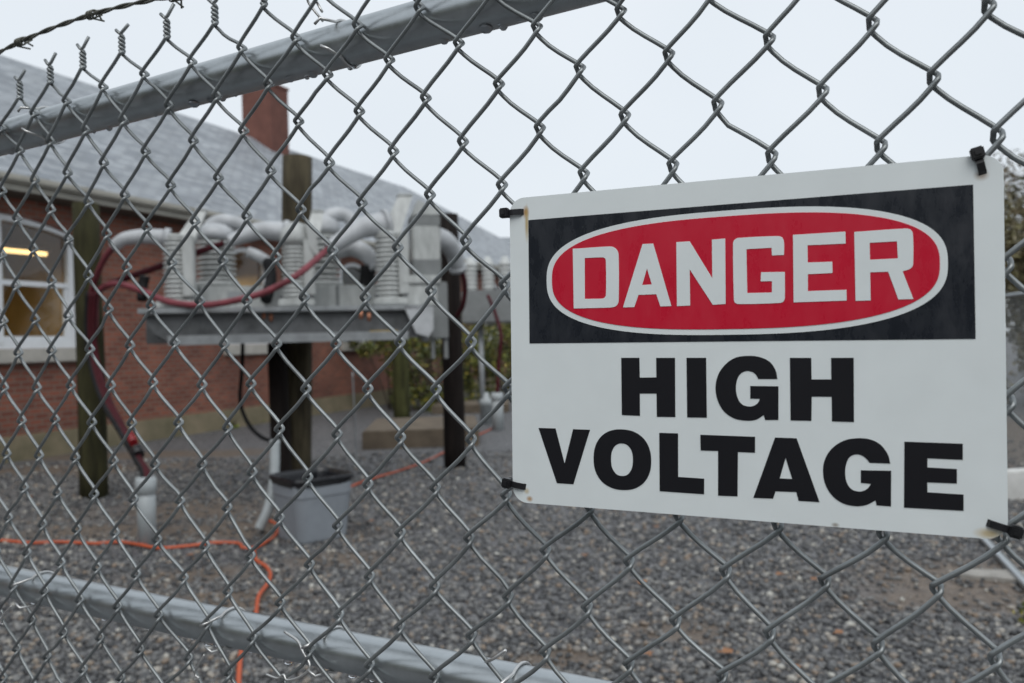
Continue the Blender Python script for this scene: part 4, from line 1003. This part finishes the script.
def sign_material(name, col, wet=0.0, rough=0.35, stains=(), spec=0.5):
    m, nt, p = principled(name); ln = nt.links.new; p.inputs['Specular IOR Level'].default_value = spec
    tc = nt.nodes.new('ShaderNodeTexCoord')
    n = nt.nodes.new('ShaderNodeTexNoise'); n.inputs['Scale'].default_value = 30; n.inputs['Detail'].default_value = 8
    ln(tc.outputs['Object'], n.inputs['Vector'])
    mp = nt.nodes.new('ShaderNodeMapping'); mp.inputs['Scale'].default_value = (60, 22, 1)
    st = nt.nodes.new('ShaderNodeTexNoise'); st.inputs['Scale'].default_value = 1.0; st.inputs['Detail'].default_value = 6; st.inputs['Roughness'].default_value = .7
    ln(tc.outputs['Object'], mp.inputs[0]); ln(mp.outputs[0], st.inputs['Vector'])
    r = nt.nodes.new('ShaderNodeValToRGB')
    r.color_ramp.elements[0].position = .3; r.color_ramp.elements[0].color = (*[c * 0.975 for c in col], 1)
    r.color_ramp.elements[1].position = .7; r.color_ramp.elements[1].color = (*[min(1, c * 1.02) for c in col], 1)
    ln(n.outputs['Fac'], r.inputs[0]); c_out = r.outputs[0]
    for (cx, cy, ax, ay, colr, amt) in stains:
        sub = nt.nodes.new('ShaderNodeVectorMath'); sub.operation = 'SUBTRACT'; sub.inputs[1].default_value = (cx, cy, 0)
        sc = nt.nodes.new('ShaderNodeVectorMath'); sc.operation = 'MULTIPLY'; sc.inputs[1].default_value = (1 / ax, 1 / ay, 0)
        le = nt.nodes.new('ShaderNodeVectorMath'); le.operation = 'LENGTH'
        ln(tc.outputs['Object'], sub.inputs[0]); ln(sub.outputs[0], sc.inputs[0]); ln(sc.outputs[0], le.inputs[0])
        mr = nt.nodes.new('ShaderNodeMapRange'); mr.inputs['From Min'].default_value = 0.25; mr.inputs['From Max'].default_value = 1.0; mr.inputs['To Min'].default_value = amt; mr.inputs['To Max'].default_value = 0
        ln(le.outputs['Value'], mr.inputs[0])
        mx = nt.nodes.new('ShaderNodeMix'); mx.data_type = 'RGBA'; ln(mr.outputs[0], mx.inputs[0]); ln(c_out, mx.inputs[6]); mx.inputs[7].default_value = (*colr, 1); c_out = mx.outputs[2]
    ln(c_out, p.inputs['Base Color'])
    mr = nt.nodes.new('ShaderNodeMapRange'); mr.inputs['From Min'].default_value = .35; mr.inputs['From Max'].default_value = .65
    mr.inputs['To Min'].default_value = max(.05, rough - .04 - .2 * wet); mr.inputs['To Max'].default_value = rough + .03 + .1 * wet
    ln(st.outputs['Fac'], mr.inputs[0]); ln(mr.outputs[0], p.inputs['Roughness'])
    b = nt.nodes.new('ShaderNodeBump'); b.inputs['Strength'].default_value = 0.02 + .16 * wet; b.inputs['Distance'].default_value = 0.0006
    ln(st.outputs['Fac'], b.inputs['Height']); ln(b.outputs[0], p.inputs['Normal'])
    return m
RUST = (0.42, 0.20, 0.03); PALE = (0.50, 0.36, 0.13)
M_SIGNW = sign_material('sign_white', (0.775, 0.825, 0.83), 0.2, 0.4, [(-0.157, 0.110, .0035, .006, RUST, .9), (-0.1562, 0.101, .0022, .017, PALE, .85), (-0.159, -0.1125, .003, .003, PALE, .6), (-0.1565, -0.1185, .0033, .0028, RUST, .8), (0.161, -0.1185, .010, .0045, PALE, .75), (0.159, 0.109, .005, .004, (.35, .22, .12), .6), (0.07, -0.1205, .003, .002, (.2, .15, .1), .7)])
M_SIGNB = sign_material('sign_black', (0.016, 0.019, 0.026), 1.0, 0.36, spec=0.5)
M_SIGNT = sign_material('sign_black_ink', (0.011, 0.011, 0.014), 0.0, 0.55, spec=0.2)
M_SIGNR = sign_material('sign_red', (0.58, 0.012, 0.038), 0.5, 0.36, spec=0.5)
panel = flat_shape('panel', [rrect(HWS, HHS, 0.0125)], 0.003, M_SIGNW, sign)
flat_shape('header_band', [[(-.1547, .1035), (-.1549, .0054), (.1546, .0052), (.1542, .1036)]], 0.0003, M_SIGNB, sign, (0, 0, .00165))
def ell(cx, cy, a, b, n=160, k=2.65):
    f = lambda v: math.copysign(abs(v) ** (2 / k), v)
    return [(cx + a * f(math.cos(2 * math.pi * i / n)), cy + b * f(math.sin(2 * math.pi * i / n))) for i in range(n)]
flat_shape('oval_border', [ell(0, .0545, .1395, .0445)], 0.0003, sign_material('sign_white_oval', (0.775, 0.825, 0.83), .3, .4), sign, (0, 0, .00195))
flat_shape('red_oval', [ell(0, .0545, .1349, .0404)], 0.0003, M_SIGNR, sign, (0, 0, .00225))
DANGER = [[[(-117.1,78.4),(-88.1,78.5),(-84.6,77.9),(-81.8,75.8),(-80.4,71.9),(-80.7,37.3),(-81.7,34.2),(-83.8,32.6),(-87.9,32.0),(-116.9,32.1)],[(-107.4,70.7),(-93.5,70.5),(-91.5,70.0),(-90.5,68.3),(-90.7,41.5),(-91.7,39.7),(-93.8,39.0),(-107.8,39.3)]],[[(-77.4,31.8),(-61.7,78.7),(-53.6,78.6),(-40.5,31.8),(-48.7,31.7),(-51.7,40.9),(-65.3,40.8),(-68.6,31.8)],[(-58.5,60.4),(-62.4,48.1),(-55.0,48.3)]],[[(-36.3,78.6),(-26.5,78.6),(-10.5,50.9),(-10.5,78.8),(-1.1,79.0),(-1.3,32.1),(-10.4,31.8),(-26.7,58.1),(-26.7,31.8),(-36.4,31.6)]],[[(38.9,65.0),(30.9,65.1),(30.7,70.5),(13.6,70.5),(13.8,39.4),(30.6,39.2),(30.7,47.1),(23.1,47.3),(23.4,53.7),(39.3,53.2),(39.1,34.9),(38.2,32.6),(36.0,31.7),(7.4,31.8),(5.1,32.9),(4.5,35.3),(4.4,75.4),(5.3,77.7),(7.9,78.8),(35.2,78.4),(37.9,77.4),(39.0,74.4)]],[[(45.0,78.6),(78.6,78.6),(78.7,70.5),(54.4,70.8),(54.4,59.0),(70.1,58.7),(70.2,51.0),(54.4,50.9),(54.3,39.3),(78.8,39.3),(78.9,32.0),(44.9,31.8)]],[[(84.1,78.0),(115.2,78.2),(118.0,77.5),(119.4,74.9),(119.4,55.0),(118.6,52.6),(116.5,51.1),(113.1,50.2),(119.3,31.7),(110.4,31.7),(104.5,50.3),(93.6,50.4),(93.7,31.6),(84.4,31.6)],[(93.5,70.1),(110.0,70.1),(110.4,58.8),(93.6,58.8)]]]
HIGH = [[[(-79.5,-6.3),(-65.4,-6.3),(-65.3,-21.2),(-52.6,-20.9),(-52.6,-6.4),(-38.5,-6.4),(-38.8,-50.0),(-52.6,-50.2),(-52.6,-32.9),(-65.4,-33.1),(-65.5,-49.8),(-79.5,-49.6)]],[[(-30.0,-6.4),(-15.8,-6.5),(-15.8,-49.8),(-30.0,-50.0)]],[[(33.4,-21.4),(32.3,-15.4),(28.5,-9.5),(22.0,-6.1),(14.2,-5.1),(5.0,-6.4),(-2.0,-11.1),(-7.2,-18.4),(-9.3,-27.7),(-7.9,-37.2),(-3.3,-45.2),(4.1,-50.0),(13.2,-51.2),(19.1,-50.1),(23.9,-46.9),(24.9,-50.3),(33.8,-50.0),(34.1,-26.5),(15.0,-26.5),(14.9,-35.4),(21.5,-35.5),(19.9,-38.6),(17.1,-40.5),(13.3,-41.0),(9.2,-39.7),(6.3,-35.6),(5.0,-28.5),(6.2,-21.4),(9.0,-17.4),(12.7,-15.9),(16.1,-16.4),(18.7,-18.2),(20.6,-21.5)]],[[(41.9,-6.6),(55.9,-6.7),(55.9,-21.5),(68.6,-21.4),(68.6,-6.7),(82.8,-6.7),(82.5,-50.0),(68.7,-50.0),(68.7,-33.2),(55.9,-33.3),(55.5,-50.0),(41.9,-50.1)]]]
VOLTAGE = [[[(-148.0,-61.7),(-133.6,-61.6),(-126.3,-88.9),(-118.9,-61.7),(-105.1,-61.7),(-119.2,-104.5),(-132.9,-104.5)]],[[(-57.3,-83.4),(-57.7,-88.7),(-58.9,-93.1),(-60.8,-96.9),(-63.3,-100.1),(-66.5,-102.7),(-70.2,-104.7),(-74.5,-105.9),(-79.8,-106.4),(-85.1,-106.1),(-89.4,-104.9),(-93.2,-103.1),(-96.5,-100.5),(-99.1,-97.2),(-101.0,-93.3),(-102.1,-88.9),(-102.4,-83.4),(-101.9,-78.0),(-100.7,-73.6),(-98.7,-69.7),(-96.1,-66.4),(-92.8,-63.8),(-88.9,-61.9),(-84.5,-60.8),(-79.2,-60.5),(-74.0,-61.0),(-69.7,-62.2),(-66.0,-64.2),(-62.9,-66.8),(-60.5,-70.0),(-58.7,-73.8),(-57.6,-78.2)],[(-71.3,-83.4),(-71.6,-87.1),(-72.4,-90.0),(-73.7,-92.4),(-75.3,-94.2),(-77.4,-95.4),(-80.0,-95.8),(-82.6,-95.5),(-84.7,-94.4),(-86.3,-92.6),(-87.6,-90.3),(-88.3,-87.3),(-88.5,-83.6),(-88.2,-79.8),(-87.4,-76.8),(-86.1,-74.4),(-84.4,-72.6),(-82.3,-71.5),(-79.7,-71.1),(-77.1,-71.5),(-75.1,-72.6),(-73.4,-74.4),(-72.2,-76.7),(-71.5,-79.7)]],[[(-50.9,-62.1),(-36.9,-62.0),(-37.2,-94.0),(-18.2,-94.2),(-18.4,-105.5),(-51.1,-105.4)]],[[(-20.6,-62.4),(17.9,-62.4),(17.7,-73.7),(5.9,-73.7),(5.3,-105.4),(-8.4,-105.8),(-8.0,-73.6),(-20.5,-73.8)]],[[(16.2,-105.7),(31.4,-62.4),(45.7,-62.4),(60.1,-105.6),(46.5,-105.7),(45.1,-99.7),(31.3,-100.1),(29.6,-105.3)],[(38.3,-76.3),(34.2,-90.9),(42.5,-90.8)]],[[(104.4,-76.9),(103.1,-71.2),(98.6,-64.6),(92.1,-61.3),(84.0,-60.9),(75.9,-62.9),(68.2,-68.7),(63.7,-76.7),(62.6,-85.0),(64.0,-93.3),(68.3,-100.7),(75.0,-105.4),(83.0,-106.7),(89.6,-105.4),(95.2,-102.0),(95.8,-105.2),(104.5,-105.3),(104.9,-81.7),(86.4,-82.3),(86.3,-90.8),(92.5,-91.1),(90.6,-94.1),(87.8,-96.1),(84.5,-96.7),(80.3,-95.3),(77.5,-90.9),(76.6,-84.2),(77.5,-78.0),(79.6,-73.8),(83.4,-71.8),(87.1,-72.4),(89.9,-74.5),(91.9,-77.0)]],[[(113.0,-62.0),(146.7,-62.0),(146.6,-72.3),(126.4,-72.3),(126.3,-78.3),(143.2,-78.4),(143.1,-87.7),(126.1,-88.0),(126.2,-94.5),(146.8,-94.6),(146.7,-105.0),(112.3,-105.5)]]]

def rounded(loop, limit=42):
    n = len(loop); P = [Vector(p) for p in loop]; sm = []
    for i in range(n):
        a = P[i] - P[i - 1]; b = P[(i + 1) % n] - P[i]
        sm.append(a.length > 0 and b.length > 0 and math.degrees(a.angle(b)) < limit)
    out = []
    for i in range(n):
        j = (i + 1) % n; seg = P[j] - P[i]; out.append(tuple(P[i]))
        if not (sm[i] or sm[j]): continue
        L_ = seg.length; u = seg.normalized()
        t0 = (P[j] - P[i - 1]).normalized() if sm[i] else u
        t1 = (P[(j + 1) % n] - P[i]).normalized() if sm[j] else u
        for k in range(1, 5):
            t = k / 5; h = (2 * t ** 3 - 3 * t ** 2 + 1, t ** 3 - 2 * t ** 2 + t, -2 * t ** 3 + 3 * t ** 2, t ** 3 - t ** 2)
            out.append(tuple(P[i] * h[0] + t0 * L_ * h[1] + P[j] * h[2] + t1 * L_ * h[3]))
    return out
def word(glyphs, mat, z, label):
    loops_all = []
    for gl in glyphs: loops_all += [rounded([(x / 1000, y / 1000) for x, y in lp]) for lp in gl]
    o = flat_shape('lettering', loops_all, 0.0003, mat, sign, (0, 0, z)); o['label'] = label
word(DANGER, MATS.setdefault('sw2', sign_material('sign_white_letters', (0.775, 0.825, 0.83), .3, .4)), .00255, 'white word DANGER in the red oval')
word(HIGH, M_SIGNT, .00165, 'black word HIGH')
word(VOLTAGE, M_SIGNT, .00165, 'black word VOLTAGE')
# cable ties at the four corners
def spt(x, y, z): return SC_ + SX * x + SY * y + SN * z
def ztie(hole, head, label, w=0.0046):
    hx, hy = hole; ex, ey = head; d = Vector((ex - hx, ey - hy)); ln_ = d.length; d /= ln_; nn = Vector((-d.y, d.x))
    t = thing('cable_tie', spt(ex, ey, 0.004), label, 'cable tie', 'black cable ties holding the sign')
    prof = [(-0.001, -0.010), (-0.0012, 0.0005), (0.0010, 0.0036), (ln_ * .5, 0.0048), (ln_ - 0.002, 0.0040), (ln_ + 0.002, 0.0020), (ln_ + 0.004, -0.006), (ln_ * .6, -0.014), (0.001, -0.012)]
    m = MB(); vs_ = []; th = 0.0012; n = len(prof)
    for side in (-1, 1):
        for sc in (0, 1):
            for i, (a, z) in enumerate(prof):
                am = sum(q[0] for q in prof) / n; zm = sum(q[1] for q in prof) / n
                v = Vector((a - am, z - zm)); v = v * (1 - (th / max(v.length, .003)) * (1 - sc))
                p_ = Vector((hx, hy)) + d * (am + v.x) + nn * (w / 2 * side); vs_.append(spt(p_.x, p_.y, zm + v.y))
    fs = []
    for i in range(n):
        j = (i + 1) % n
        fs += [(i, j, n + j, n + i), (2 * n + i, 3 * n + i, 3 * n + j, 2 * n + j), (n + i, n + j, 3 * n + j, 3 * n + i), (i, 2 * n + i, 2 * n + j, j)]
    m.add(vs_, fs); m.build('strap', M_BLACKPLASTIC, t)
    R3 = Matrix((SX * d.x + SY * d.y, SX * nn.x + SY * nn.y, SN)).transposed()
    m = MB(); m.box(spt(ex, ey, 0.0042), (0.0075, 0.0078, 0.0062), R3, bevel=0.0009); m.box(spt(ex, ey, 0.0075), (0.0034, 0.0040, 0.0018), R3, bevel=0.0004); m.build('head', M_BLACKPLASTIC, t)
ztie((-.1592, .1105), (-.1745, .1103), 'black cable tie at the upper left corner of the danger sign')
ztie((-.1600, -.1090), (-.1750, -.1065), 'black cable tie at the lower left corner of the danger sign')
ztie((.1597, .1100), (.1566, .1228), 'black cable tie at the upper right corner of the danger sign')
ztie((.1600, -.1115), (.1750, -.1155), 'black cable tie at the lower right corner of the danger sign')
